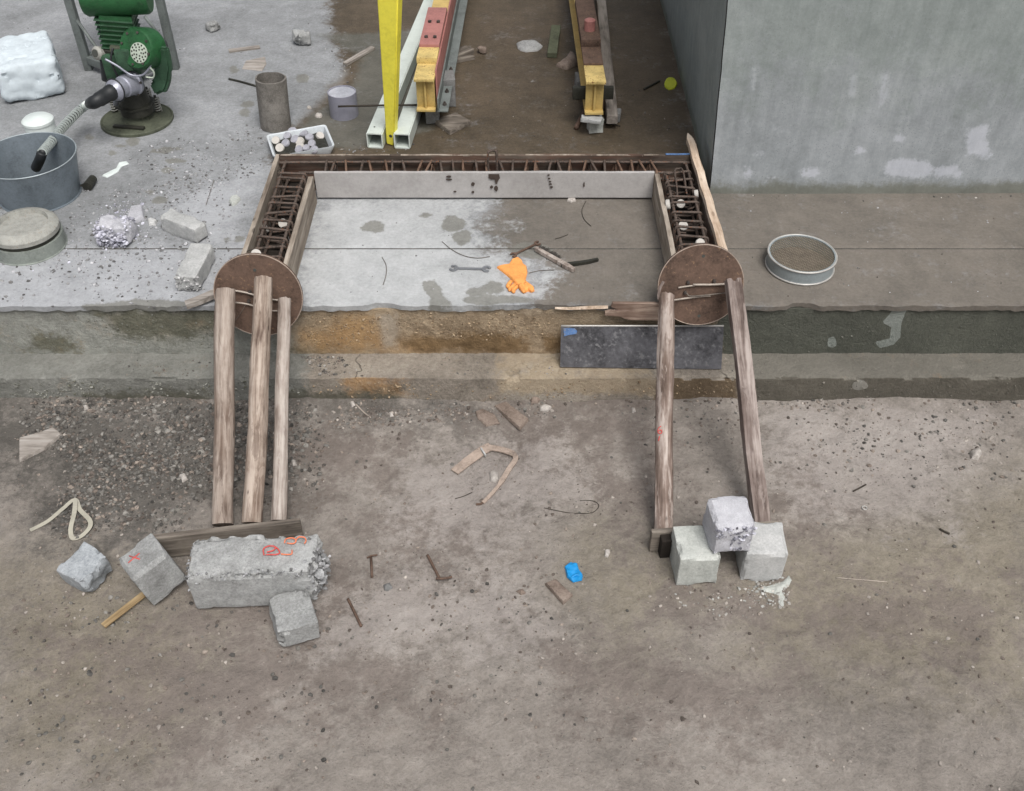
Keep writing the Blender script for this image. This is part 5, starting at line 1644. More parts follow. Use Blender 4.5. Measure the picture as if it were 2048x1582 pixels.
def spanner(u0, v0, u1, v1, mat, label, w=0.009, head=0.018):
    a, b2 = PZ(u0, v0, Zf + .004), PZ(u1, v1, Zf + .004)
    a, b2 = Vector(a), Vector(b2)
    ax = (b2 - a); L = ax.length; ax.normalize(); sd = Vector((-ax.y, ax.x, 0))
    t = thing('spanner', label, 'spanner', tuple((a + b2) / 2 - Vector((0, 0, .004))))
    mb = MB(); strip(mb, [a + ax * (head * 1.2), (a + b2) / 2, b2 - ax * (head * 1.2)], w, 0.005)
    part('shaft', mb, mat, t)
    for e, s in ((a, 1), (b2, -1)):
        cst = e + ax * s * head
        pts = []
        skew = math.radians(15) * s
        for k in range(15):
            th = skew + math.radians(38 + (360 - 76) * k / 14)
            pts.append(cst - ax * s * (math.cos(th) * head * .82) + sd * (math.sin(th) * head * .82))
        mb = MB(); strip(mb, pts, head * 0.52, 0.006, None)
        part('jaw', mb, mat, t)
    return t
spanner(898, 536, 982, 538, m_chrome, 'bright double ended spanner lying left of orange glove')
spanner(1022, 512, 1080, 484, m_rust, 'dark rusty spanner lying just behind orange glove', 0.008, 0.014)
# wire brush: wooden back with dark bristles, and a chisel beside it
wb = thing('wire_brush', 'wire brush with pale wooden back lying right of orange glove', 'brush', tuple(PZ(1105, 512, Zf)))
a, b2 = PZ(1071, 497, Zf + .012), PZ(1148, 540, Zf + .010)
mb = MB(); strip(mb, [a + (b2 - a) * k / 6 for k in range(7)], [0.014, 0.017, 0.018, 0.018, 0.020, 0.022, 0.014], 0.016)
part('handle', mb, m_log_c, wb)
mb = MB()
rb = random.Random(5)
dv = np.array(b2 - a); dv /= np.linalg.norm(dv); pv = np.array([-dv[1], dv[0], 0.0])
for k in range(120):
    p = a + dv * rb.uniform(0.0, 0.115) + pv * 0.006
    tube(mb, [p + [0, 0, rb.uniform(-.006, .006)], p + pv * rb.uniform(.020, .036) + dv * rb.uniform(-.006, .006) + [0, 0, rb.uniform(-.008, .004)]], 0.0011, 3)
bo = part('bristles', mb, m_bristle, wb); bo['kind'] = 'stuff'
ch = MB(); strip(ch, [PZ(1122, 530, Zf + .008), PZ(1150, 527, Zf + .009), PZ(1178, 523, Zf + .008), PZ(1196, 519, Zf + .006)], [0.014, 0.015, 0.014, 0.012], 0.012)
solo('cold_chisel', ch, m_oily, 'dark iron chisel poking out from under wire brush handle', 'chisel')
def fwire(px, mat, label, r=0.0014):
    return bar('loose_wire', px, r, mat, label, 'wire', Zf)
fwire([(884, 483), (905, 500), (930, 512), (955, 516), (980, 513)], m_wire, 'long curved wire on floor left of the dark spanner')
fwire([(764, 514), (772, 530), (772, 550), (766, 570)], m_wire, 'short bent wire on pale floor in left half of formwork')
fwire([(1172, 402), (1164, 420), (1168, 438), (1182, 452)], m_wire_dk, 'curved dark wire below the rear board at right')
fwire([(1110, 478), (1124, 474), (1136, 469)], m_wire_dk, 'short dark wire right of the wire brush')
fwire([(1058, 546), (1080, 541), (1108, 540)], m_wire, 'thin wire lying right of the orange glove')
fwire([(428, 360), (420, 385), (412, 410)], m_wire, 'thin curved wire on dry floor left of formwork')
flat_piece('mortar_chip', [(1136, 396), (1150, 396), (1152, 402), (1142, 405), (1134, 402)], 0.008, m_pebble, 'white mortar chip at foot of the rear inner board', 'chip', Zf, 0.006, 0.003)

# ================================================================== SIEVE
Zs = ZP + 0.001
cS = PZ(1604.5, 507, ZP + 0.062); rS = 66.5 * MPP(1604.5, 507, ZP + 0.062)
sv = thing('sieve', 'round galvanised sieve with wire mesh lying upside down on right floor', 'sieve', (cS[0], cS[1], Zs))
hS = 0.063
part('drum', lathe(MB(), [(rS - .002, 0), (rS - .0005, .004), (rS - .002, hS), (rS - .006, hS), (rS - .005, .0)], (cS[0], cS[1], Zs), 64), m_galv_lt, sv, True)
for z_ in (0.004, hS - 0.002):
    part('rolled_rim', tube(MB(), [(cS[0] + (rS + .001) * math.cos(k * math.pi / 36), cS[1] + (rS + .001) * math.sin(k * math.pi / 36), Zs + z_) for k in range(72)], 0.0042, 6, closed=True), m_steel_edge, sv, 'all')
mb = MB()
pitch = 0.0095
k = -rS + 0.004
i = 0
while k < rS - 0.003:
    hw = math.sqrt(max(0, (rS - .004) ** 2 - k * k))
    segs = 14
    for d_ in (0, 1):
        pts = []
        for s in range(segs + 1):
            t = -hw + 2 * hw * s / segs
            sag = -0.006 * (1 - (t * t + k * k) / rS ** 2)
            xx, yy = (k, t) if d_ else (t, k)
            a_ = math.radians(24)
            pts.append((cS[0] + xx * math.cos(a_) - yy * math.sin(a_), cS[1] + xx * math.sin(a_) + yy * math.cos(a_), Zs + hS - 0.006 + sag + 0.001 * d_))
        tube(mb, pts, 0.0017, 4)
    k += pitch
o = part('wire_mesh', mb, m_mesh, sv); o['kind'] = 'stuff'
part('dust_bed', lathe(MB(), [(rS - .007, 0.006), (rS * .5, 0.010), (0, 0.008)], (cS[0], cS[1], Zs), 40), m_brick, sv, 'all')

# ================================================================== RUBBLE AND BLOCKS ON THE DRY LEFT FLOOR
g_p = 'concrete pieces on dry left floor'
def prism_block(px_front_l, px_front_r, depth, hgt, mat, label, seed, broken=None, dyaw=0, chip=0.005, tilt=(0, 0)):
    c, yw = front_to_centre(PZ(*px_front_l, ZP), PZ(*px_front_r, ZP), depth)
    L = np.linalg.norm((PZ(*px_front_l, ZP) - PZ(*px_front_r, ZP))[:2])
    return placed('concrete_block', rough_block((L, depth, hgt), seed, res=0.009, chip=chip, broken=broken), mat, label, 'concrete block', (c[0], c[1], ZP), rot(tilt[0], tilt[1], yw + dyaw), g_p, 22)
prism_block((323, 461), (396, 490), 0.075, 0.075, m_block_pale, 'pale concrete prism lying behind the one with broken end, dry left floor', 21)
bpz = prism_block((358, 583), (405, 583), 0.23, 0.075, m_block_pale, 'pale concrete prism with jagged broken end near platform edge', 22, {'-y': 0.010}, -4)
aggregate(bpz, [((-0.045, -0.119, 0.004), (0.045, -0.102, 0.07), 130, 0.003, 0.009)], 7, [S(168, 168, 168), S(186, 186, 186), S(140, 140, 140)])
crc = prism_block((192, 494), (268, 490), 0.11, 0.085, m_block_lilac, 'crumbled lilac grey concrete cube with heap of dust, left floor', 23, {'-y': 0.03, '+z': 0.028, '+x': 0.02}, -12, 0.01)
aggregate(crc, [((-0.07, -0.06, 0.055), (0.07, 0.05, 0.085), 160, 0.004, 0.013), ((-0.05, -0.072, 0.0), (0.075, -0.045, 0.06), 140, 0.004, 0.012)], 8, [S(180, 180, 192), S(200, 200, 210), S(150, 150, 160)])
flat_piece('concrete_chip', [(262, 418), (286, 414), (290, 440), (270, 447), (255, 438)], 0.018, m_block_lilac, 'flat lilac concrete chip just right of crumbled cube', 'chip', ZP, 0.008, 0.004, 0.003, 40, 2)
flat_piece('concrete_chip', [(295, 442), (304, 438), (315, 443), (312, 451), (298, 452)], 0.014, m_block_pale, 'small pale stone between crumbled cube and pale prism', 'chip', ZP, 0.010, 0.004, 0.003, 40, 3)
flat_piece('concrete_chip', [(458, 405), (462, 396), (475, 393), (482, 399), (474, 409), (464, 413)], 0.016, m_block_green, 'grey pitted stone chip beside left formwork board', 'chip', ZP, 0.010, 0.004, 0.003, 40, 4)
wh = MB(); strip(wh, [PZ(372, 610, ZP + .016), PZ(395, 602, ZP + .022), PZ(432, 586, ZP + .030)], [0.030, 0.032, 0.034], 0.022)
solo('wood_wedge', wh, m_plank_lt, 'grey wooden wedge jammed beside leftmost log on platform edge', 'wedge')
tc_ = MB(); tube(tc_, [PZ(174, 374, ZP + .02), PZ(186, 357, ZP + .02)], [0.022, 0.019], 12); tube(tc_, [PZ(160, 372, ZP + .006), PZ(172, 368, ZP + .010)], 0.006, 6)
solo('steel_socket', tc_, m_oily, 'small dark iron socket on floor right of the metal bucket', 'fitting', smooth=True)
flat_piece('plaster_splash', [(204, 352), (216, 345), (232, 338), (238, 326), (254, 323), (258, 328), (244, 333), (236, 344), (214, 356)], 0.005, m_white_plastic, 'streak of white plaster on dry floor right of iron socket', 'plaster', ZP, 0.006, 0.003, 0.003, 80, 6)

# ================================================================== SLUMP CONE, MOULD, CYLINDERS
cb = PZ(82, 388, ZP); Yc = cb[1]
top = PY(42, 310, Yc); hc = top[2] - ZP; kb, kt = 75 * MPP(82, 388, ZP), 94 * MPP(42, 310, top[2])
cn = thing('metal_bucket', 'bluish galvanised metal bucket with open top at left edge', 'bucket', (cb[0], cb[1], ZP))
part('shell', lathe(MB(), [(kb, 0), (kt, hc), (kt - .003, hc), (kb - .004, 0.004)], (cb[0], cb[1], ZP), 56), m_galv, cn, True)
part('rim', tube(MB(), [(cb[0] + kt * math.cos(k * math.pi / 28), cb[1] + kt * math.sin(k * math.pi / 28), ZP + hc) for k in range(56)], 0.003, 5, closed=True), m_galv_lt, cn, 'all')
part('foot_ring', lathe(MB(), [(kb + .008, 0.0), (kb + .008, 0.004), (kb - .001, 0.006)], (cb[0], cb[1], ZP), 56), m_galv, cn, True)
part('inside_floor', lathe(MB(), [(kb - .005, 0.003), (0, 0.003)], (cb[0], cb[1], ZP), 30), m_dark_in, cn)
mbp = PZ(62, 492, ZP); rM = 70 * MPP(62, 492, ZP)
md_ = thing('cylinder_mould', 'squat grey steel mould with dark groove at left edge below the bucket', 'mould', (mbp[0], mbp[1], ZP))
part('lower_drum', lathe(MB(), [(rM, 0), (rM, .004), (rM - .003, .006), (rM - .004, .060), (rM - .012, .060), (0, .06)], (mbp[0], mbp[1], ZP), 48), m_mould, md_, True)
part('groove', lathe(MB(), [(rM - .014, .058), (rM - .014, .080), (0, .080)], (mbp[0], mbp[1], ZP), 48), m_oily, md_, True)
part('upper_collar', lathe(MB(), [(rM - .008, .078), (rM - .008, .096), (rM - .022, .112), (rM - .045, .118), (rM - .05, .10), (0, .10)], (mbp[0], mbp[1], ZP), 48), m_mould_top, md_, True)
pp = PZ(552, 252, ZP); tp = PY(541, 156, pp[1] + 0.01)
ax = Vector(tp) - Vector(pp); hp = ax.length; rp = 30.5 * MPP(545, 200, 0.5)
pi_ = thing('cement_pipe', 'upright grey cement pipe with ragged open top behind tray', 'pipe', tuple(pp))
mb = lathe(MB(), [(rp, 0), (rp * 1.0, hp * .5), (rp, hp), (rp * .9, hp + .001), (rp * .89, .02), (0, .02)], pp, 40, ax)
A = np.array(mb.v); sel = np.abs((A - pp) @ (np.array(ax) / hp) - hp) < 0.003
A[sel, 2] += 0.010 * fbm(A[sel], 22, 3, 4); A += (0.004 * fbm(A, 12, 3, 8))[:, None]
mb.v = [tuple(p) for p in A]
part('shell', mb, m_pipe, pi_, True)
pv_ = PZ(689, 229, ZP); tv = PY(687, 183, pv_[1]); rv = 28.5 * MPP(688, 205, .45)
pvc = thing('pvc_cylinder', 'grey plastic pipe cylinder filled with concrete on wet floor', 'cylinder', tuple(pv_))
hv = tv[2] - ZP
part('sleeve', lathe(MB(), [(rv, 0), (rv, hv), (rv - .004, hv), (rv - .004, hv - .006)], pv_, 48), m_pvc, pvc, True)
part('concrete_fill', lathe(MB(), [(rv - .0035, hv - .006), (rv * .5, hv - .004), (0, hv - .005)], pv_, 36), concrete('fill', S(150, 152, 160), S(172, 174, 182), S(192, 193, 200), scale=3), pvc, True)
bar('steel_rod', [(676, 213), (750, 211), (834, 210)], 0.005, m_wire_dk, 'thin dark rod lying across pale square tubes towards grey cylinder', z=ZP + 0.088)

# ================================================================== TRAY OF SPACERS
zt_ = ZP + 0.045
rim = [PZ(u, v, zt_) for u, v in ((534, 271), (648, 250), (668, 274), (664, 296), (546, 312))]
cT = np.mean(rim, 0)
def rounded(poly, r, n=4):
    out = []
    m = len(poly)
    for i in range(m):
        p, a, b2 = np.array(poly[i][:2]), np.array(poly[i - 1][:2]), np.array(poly[(i + 1) % m][:2])
        da, db = (a - p) / np.linalg.norm(a - p), (b2 - p) / np.linalg.norm(b2 - p)
        for k in range(n + 1):
            t = k / n
            out.append((p + da * r) * (1 - t) ** 2 + 2 * p * t * (1 - t) + (p + db * r) * t * t)
    return np.array(out)
corner = rounded([PZ(534, 271, zt_), PZ(650, 250, zt_), PZ(668, 292, zt_), PZ(548, 313, zt_)], 0.02)
ty = thing('tray', 'white plastic tray heaped with round mortar spacers behind formwork corner', 'tray', (cT[0], cT[1], ZP))
m_ = len(corner)
cc_ = corner.mean(0)
def ring(s, z): return [tuple(cc_ + (p - cc_) * s) + (z,) for p in corner]
V = ring(0.90, ZP + .001) + ring(0.99, zt_) + ring(1.03, zt_ + .002) + ring(1.03, zt_ - .004) + ring(0.965, zt_ - .001) + ring(0.87, ZP + .005)
F = []
for a, b2 in ((0, 1), (1, 2), (1, 4), (4, 5)):
    pass
seq = [0, 3, 2, 4, 5]
for a, b2 in zip(seq, seq[1:]):
    for k in range(m_):
        F.append((a * m_ + k, a * m_ + (k + 1) % m_, b2 * m_ + (k + 1) % m_, b2 * m_ + k))
F.append(tuple(5 * m_ + k for k in range(m_)))
mb = MB(); mb.add(V, F)
part('tub', mb, m_white_tray, ty, True)
part('grit', pad(MB(), np.array([cc_ + (p - cc_) * 0.90 for p in corner]), ZP + .006, 0.022, 0.03, 0.006, 0.012, 40, 3), m_oily, ty, True, label='dark grit in the tray')
sp_px = [(552, 281), (571, 287), (590, 279), (600, 293), (619, 275), (624, 287), (640, 272), (585, 262), (612, 296), (560, 296), (575, 272), (608, 268), (600, 283), (598, 299), (628, 300)]
SPL = ['white spacer at far left end of the tray, behind', 'grey spacer second from left end of tray', 'grey spacer in upper middle of tray', 'white spacer in lower middle of tray beside two grey ones', 'grey spacer right of centre near rear rim of tray', 'grey spacer right of centre, middle row of tray', 'white spacer in rear right corner of the tray', 'grey spacer against rear rim left of tray centre', 'grey spacer in lower middle of tray, near front rim', 'white spacer at front left end of the tray', 'grey spacer left of centre near rear of tray', 'grey spacer near rear rim right of tray middle', 'white spacer at very centre of the tray heap', 'grey spacer lowest at front rim of tray middle', 'grey spacer in front right part of the tray']
rs = random.Random(9)
for i, (u, v) in enumerate(sp_px):
    p = PZ(u, v, ZP + 0.034)
    r = rs.uniform(0.018, 0.023)
    mb = lathe(MB(), [(0, -.008), (r * .92, -.008), (r, -.004), (r, .004), (r * .92, .008), (0, .008)], p, 18, (rs.uniform(-.5, .5), rs.uniform(-.9, .1), 0.8))
    solo('mortar_spacer', mb, m_spacer_grey if i % 3 else m_spacer, SPL[i], 'spacer', 'spacers in the white tray', smooth=True)

# ================================================================== SQUARE TUBES, YELLOW POST
def square_tube(name, p_end, d, L, w, wall, mat, label, cat, group=None, drop=0):
    d = Vector(d).normalized()
    sd = d.cross(Vector((0, 0, 1))).normalized(); up = sd.cross(d).normalized()
    t = thing(name, label, cat, tuple(Vector(p_end) - up * (w / 2)), group)
    def ringp(s, hw):
        return [Vector(p_end) + d * s + sd * (a * hw) + up * (b2 * hw) for a, b2 in ((-1, -1), (1, -1), (1, 1), (-1, 1))]
    h, hi = w / 2, w / 2 - wall
    mb = MB()
    V = ringp(0, h) + ringp(L, h) + ringp(0, hi) + ringp(L, hi)
    F = []
    for k in range(4):
        k2 = (k + 1) % 4
        F += [(k, k2, 4 + k2, 4 + k), (8 + k2, 8 + k, 12 + k, 12 + k2), (k2, k, 8 + k, 8 + k2), (4 + k, 4 + k2, 12 + k2, 12 + k)]
    bm = bmesh.new(); me = bpy.data.meshes.new('t'); me.from_pydata([tuple(v) for v in V], [], F); bm.from_mesh(me)
    lng = [e for e in bm.edges if abs((e.verts[0].co - e.verts[1].co).length - L) < 1e-4]
    bmesh.ops.recalc_face_normals(bm, faces=bm.faces)
    bmesh.ops.bevel(bm, geom=[e for e in lng if (e.verts[0].co - Vector(p_end)).cross(d).length > hi * 1.42], offset=w * 0.06, segments=2, affect='EDGES')
    bm.verts.index_update()
    mb.v = [tuple(v.co) for v in bm.verts]; mb.f = [tuple(v.index for v in f.verts) for f in bm.faces]
    bm.free(); bpy.data.meshes.remove(me)
    part('tube_wall', mb, mat, t, True)
    return t
g_t = 'pale square tubes on wet floor'
wT = 0.078
e1 = PZ(751, 297, ZP); b1 = PZ(818, 100, ZP)
d1 = Vector(PZ(804, 130, ZP)) - Vector(e1)
t1 = square_tube('square_tube', Vector((e1[0], e1[1], ZP + wT / 2 + .001)), (0.10, 1, 0), 2.6, wT, 0.006, m_pale_green, 'pale green square steel tube, left of yellow post on wet floor', 'tube', g_t)
e2 = PZ(805, 298, ZP)
t2 = square_tube('square_tube', Vector((e2[0], e2[1], ZP + wT / 2 + .001)), (0.085, 1, 0), 2.6, wT, 0.006, m_pale_green, 'pale green square steel tube, right of yellow post on wet floor', 'tube', g_t)
part('drain_hole', lathe(MB(), [(0.0045, 0), (0.0045, .0012), (0, .0012)], PZ(749, 254, ZP + wT + .001), 10), m_oily, t1)
# yellow post: foot stands between the tubes, head leans out towards the camera
yp0 = Vector(PZ(783, 291, ZP)) + Vector((0, 0.02, 0.002))
yp1 = Vector(PY(778, -140, yp0.y - 0.12))
yt = thing('yellow_post', 'bright yellow steel post standing between two pale square tubes, leaning forward', 'post', tuple(yp0))
axy = yp1 - yp0; Ly = axy.length; axy.normalize()
upy = Vector((1, 0, 0)).cross(axy).normalized(); sdy = (Matrix.Rotation(math.radians(-20), 3, axy) @ axy.cross(upy).normalized()); upy = sdy.cross(axy).normalized()
def post_ring(s, hx_, hy_):
    return [yp0 + axy * s + sdy * (a * hx_) + upy * (b2 * hy_) for a, b2 in ((-1, -1), (1, -1), (1, 1), (-1, 1))]
mb = MB()
V = post_ring(0, .021, .020) + post_ring(Ly, .060, .030)
mb.add(V, [(0, 1, 5, 4), (1, 2, 6, 5), (2, 3, 7, 6), (3, 0, 4, 7), (3, 2, 1, 0), (4, 5, 6, 7)])
bm = bmesh.new(); me = bpy.data.meshes.new('t'); me.from_pydata(mb.v, [], mb.f); bm.from_mesh(me)
bmesh.ops.recalc_face_normals(bm, faces=bm.faces)
bmesh.ops.bevel(bm, geom=list(bm.edges), offset=0.006, segments=3, affect='EDGES')
bm.verts.index_update(); mb.v = [tuple(v.co) for v in bm.verts]; mb.f = [tuple(v.index for v in f.verts) for f in bm.faces]; bm.free(); bpy.data.meshes.remove(me)
part('shaft', mb, m_yellow, yt, True)
nf = -upy if upy.y > 0 else upy
hole = yp0 + axy * 0.055 + nf * 0.0212 + sdy * 0.004
part('pin_hole', lathe(MB(), [(0.008, 0), (0.008, .0012), (0, .0012)], hole, 14, nf), m_dark_in, yt)

# ================================================================== YELLOW I-BEAMS ON THEIR SUPPORTS
def i_beam(u, v_bot, v_top, half_px, zbot, label, dirx, seed):
    """end of the bottom flange at pixel (u, v_bot)"""
    e = PZ(u, v_bot, zbot)
    topz = PY(u, v_top, e[1])[2]
    w = 2 * half_px * MPP(u, v_bot, zbot)
    h = topz - zbot
    d = Vector((dirx, 1, 0)).normalized(); sd = Vector((d.y, -d.x, 0))
    L = 2.4
    t = thing('i_beam', label, 'steel beam', (e[0], e[1], zbot), 'yellow steel beams')
    def bx(s0, s1, x0, x1, z0, z1, name, mat, bev=0.002, lab=None):
        c = Vector(e) + d * ((s0 + s1) / 2) + sd * ((x0 + x1) / 2); c.z = zbot + (z0 + z1) / 2
        R = Matrix((sd, d, Vector((0, 0, 1)))).transposed()
        return part(name, box(MB(), c, (x1 - x0, s1 - s0, z1 - z0), R, bev), mat, t, True, lab)
    ft = 0.012
    bx(0, L, -w / 2, w / 2, 0, ft, 'bottom_flange', m_ochre)
    bx(0.012, L, -0.005, 0.005, ft, h - ft, 'web', m_ochre)
    bx(-0.010, 0.17, -w / 2 - .003, w / 2 + .003, h - ft, h + .004, 'top_flange', m_ochre_worn, 0.004, 'chipped yellow end of the top flange')
    bx(0.17, L, -w / 2, w / 2, h - ft, h, 'top_flange', m_ochre)
    bx(0.03, 0.045, -w / 2 + .002, -0.005, ft, h - ft, 'stiffener', m_ochre)
    bx(0.03, 0.045, 0.005, w / 2 - .002, ft, h - ft, 'stiffener', m_ochre)
    return t, Vector(e), d, sd, h, w, bx
iL, eL, dL, sL, hL, wL, bxL = i_beam(852, 224, 158, 19, ZP + 0.11, 'left yellow steel I beam with red plate beside the pale tubes', 0.035, 1)
bxL(0.28, 0.75, -wL / 2 - .004, wL / 2 + .004, hL, hL + .05, 'red_plate', m_redlead, 0.004, 'red primed splice plate on top')
bxL(0.16, 0.30, -wL / 2 - .006, wL / 2 + .004, hL + .0, hL + .035, 'clamp', m_ochre_worn, 0.006, 'worn yellow clamp')
bxL(0.05, 2.0, wL / 2 + .002, wL / 2 + .010, 0.01, hL + .02, 'side_plate', m_redlead, 0.002, 'pinkish side plate')
bxL(0.0, 2.2, wL / 2 + .010, wL / 2 + .062, 0.0, 0.008, 'angle_flange', m_frame_grey, 0.002)
bxL(0.0, 2.2, wL / 2 + .0105, wL / 2 + .018, 0.008, 0.07, 'angle_web', m_frame_grey, 0.002)
for s in (0.06, 0.20, 0.45):
    c = eL + dL * s + sL * (wL / 2 + .040); c.z = ZP + 0.11 + 0.008
    part('bolt', lathe(MB(), [(0.011, 0), (0.011, .009), (0.006, .010), (0.006, .018), (0, .018)], c, 6), m_bolt, iL)
for s in (0.36, 0.55):
    for a in (-0.022, 0.022):
        c = eL + dL * s + sL * a; c.z = ZP + 0.11 + hL + .05
        part('bolt', lathe(MB(), [(0.010, 0), (0.010, .009), (0, .010)], c, 6), m_bolt, iL)
iR, eR, dR, sR, hR, wR, bxR = i_beam(1188, 230, 163, 18.5, ZP + 0.11, 'right yellow steel I beam on supports in middle of wet floor', -0.012, 2)
bxR(0.17, 0.60, -wR / 2 - .003, wR / 2 + .003, hR, hR + .014, 'brown_plate', m_rust, 0.003, 'rusty brown packing plate on top')
bxR(0.36, 0.9, -wR / 2 - .004, wR / 2 + .004, hR + .014, hR + .05, 'brown_block', m_rust, 0.003)
c = eR + dR * 0.48; c.z = ZP + .11 + hR + .05
part('red_knob', lathe(MB(), [(0.028, 0), (0.028, .05), (0.02, .055), (0, .055)], c, 20), m_redlead, iR, True)
bxR(0.10, 0.13, -wR / 2 - .055, wR / 2 + .055, 0.03, 0.09, 'cross_bracket', m_oily, 0.003)
# supports
def sup(name, px, dims, yaw, mat, label, cat, zb=ZP, tilt=(0, 0), seed=0):
    p = PZ(*px, zb)
    mb = rough_block(dims, seed + 50, res=0.02, bev=0.004, amp=0.001, chip=0.003)
    return placed(name, mb, mat, label, cat, (p[0], p[1], zb + .001), rot(tilt[0], tilt[1], yaw), None, True)
bxsup = sup('support_block', (866, 240), (0.07, 0.10, 0.105), 4, m_block_dark, 'grey concrete support block under end of left yellow beam', 'block', seed=1)
sup('support_block', (892, 205), (0.10, 0.12, 0.15), 6, m_block_dark, 'grey block standing right of the left yellow beam', 'block', seed=2)
flat_piece('wood_offcut', [(868, 246), (912, 231), (942, 248), (900, 270)], 0.020, m_plank, 'square dark board offcut at foot of left yellow beam', 'board', ZP + .002, 0.003)
sup('support_block', (1190, 262), (0.075, 0.06, 0.075), 8, m_block_green, 'greenish concrete block standing in front of right yellow beam', 'block', seed=3)
sup('support_block', (1182, 244), (0.105, 0.045, 0.022), -14, m_block_pale, 'flat pale concrete slab lying on block before right yellow beam', 'block', zb=ZP + 0.078, seed=4)
sup('support_block', (1230, 240), (0.055, 0.06, 0.05), -6, m_block_dark, 'small grey block at end of long grey timber', 'block', seed=5)
sup('support_block', (1166, 190), (0.085, 0.12, 0.10), 2, m_block_dark, 'grey block under left side of right yellow beam', 'block', seed=6)
sup('support_block', (1190, 214), (0.09, 0.09, 0.108), 0, m_rust, 'rusty packing block under right yellow beam', 'block', seed=7)
# rods under the right beam
bar('steel_rod', [(1152, 256), (1160, 240), (1170, 222)], 0.012, m_rust, 'stubby rusty pin sticking out left of right yellow beam', z=ZP)
bar('steel_rod', [(1205, 243), (1225, 248), (1240, 252)], 0.004, m_wire_dk, 'thin dark rod on wet floor right of pale flat slab', z=ZP)
bar('loose_wire', [(1262, 230), (1268, 240), (1274, 248)], 0.0014, m_wire, 'short pale wire on wet floor right of the timber', 'wire', ZP)
# long grey timber beside the right beam
tb = MB(); a, b2 = Vector(PZ(1229, 240, ZP + .055)), Vector(PZ(1212, 70, ZP + .05))
dv_ = b2 - a; Lt = dv_.length
box(tb, (0, Lt / 2, 0), (0.055, Lt + .8, 0.045), None, 0.004)
tim = placed('long_timber', tb, m_timber_y, 'long grey squared timber lying right of right yellow beam', 'timber', tuple(a + Vector((0, .4, 0))), rot(0, 0, math.degrees(math.atan2(dv_.y, dv_.x)) - 90))
# odds and ends on the wet floor
flat_piece('plastic_disc', ell(1341, 168, 13, 12, 14, 0.06), 0.006, m_lime, 'round lime yellow plastic disc on wet floor by concrete wall', 'disc', ZP + .001, 0.004, 0.004)
bar('twig', [(1288, 178), (1304, 170), (1319, 162)], 0.006, m_oily, 'dark stick on wet floor left of lime disc', 'stick', ZP)
def lath(px0, px1, w, th, mat, label, z=ZP + .001, name='wood_lath', cat='lath'):
    a, b2 = PZ(*px0, z), PZ(*px1, z)
    L = np.linalg.norm(b2 - a)
    mb = MB(); box(mb, (0, 0, th / 2), (L, w, th), None, min(w, th) * .12)
    c = (a + b2) / 2
    return placed(name, mb, mat, label, cat, tuple(c), rot(0, 0, face(a, b2)))
lath((690, 131), (746, 98), 0.030, 0.016, m_plank_lt, 'short grey lath lying slantwise on wet floor left of yellow post')
lath((905, 126), (948, 118), 0.028, 0.020, m_plank, 'dark lath on wet floor right of left yellow beam')
lath((895, 122), (940, 104), 0.075, 0.03, m_plank, 'broad dark plank end behind left yellow beam', ZP + .001, 'old_plank', 'plank')
lath((1104, 116), (1112, 60), 0.055, 0.03, painted('mossy_board', S(84, 88, 70), .8, 0, .3, S(60, 60, 50), 2, .3), 'mossy green board lying at top of wet floor', ZP + .001, 'old_plank', 'plank')
flat_piece('torn_sheet', [(1112, 132), (1132, 118), (1140, 104), (1150, 112), (1158, 128), (1148, 134), (1136, 140), (1124, 138)], 0.03, m_brick, 'crumpled brown paper on wet floor left of right beam', 'paper', ZP + .001, 0.035, 0.006, 0.022, 30, 5)
flat_piece('cement_heap', ell(1058, 93, 26, 11, 14, .1), 0.02, m_block, 'small grey mortar heap at top of wet floor', 'mortar', ZP + .001, 0.05, 0.008, 0.006, 30, 6)
for i, (u, v, s, lab) in enumerate(((605, 88, (0.10, 0.09, 0.075), 'rough grey concrete lump at top centre of floor'), (430, 60, (0.09, 0.07, 0.05), 'grey concrete lump near top left behind machine'), (965, 105, (0.06, 0.05, 0.035), 'small mossy stone on wet floor right of left beam'))):
    p = PZ(u, v, ZP)
    placed('concrete_lump', rough_block(s, 30 + i, res=0.01, bev=0.01, chip=0.012, broken={'+x': .02, '-y': .015, '+z': .012}), m_block if i < 2 else m_brick, lab, 'lump', (p[0], p[1], ZP), rot(0, 0, 30 * i + 15), None, True)
flat_piece('paper_sheet', [(484, 138), (492, 122), (530, 114), (533, 128), (524, 142)], 0.003, m_plank_lt, 'pale flat sheet lying on floor behind cement pipe', 'sheet', ZP + .001, 0.002, 0.006)
lath((458, 104), (520, 96), 0.03, 0.012, m_plank_lt, 'thin pale lath on floor at top left of centre')
bar('steel_rod', [(458, 158), (480, 163), (512, 172)], 0.006, m_oily, 'dark rod on floor left of cement pipe', z=ZP)
flat_piece('mortar_chip', ell(638, 232, 8, 4, 9), 0.012, m_pebble, 'pale mortar chip on wet floor left of grey cylinder', 'chip', ZP + .001, 0.010, 0.004)
flat_piece('mortar_chip', ell(618, 216, 5, 3, 8), 0.008, m_pebble, 'smaller pale chip on floor near top of the tray', 'chip', ZP + .001, 0.007, 0.003)

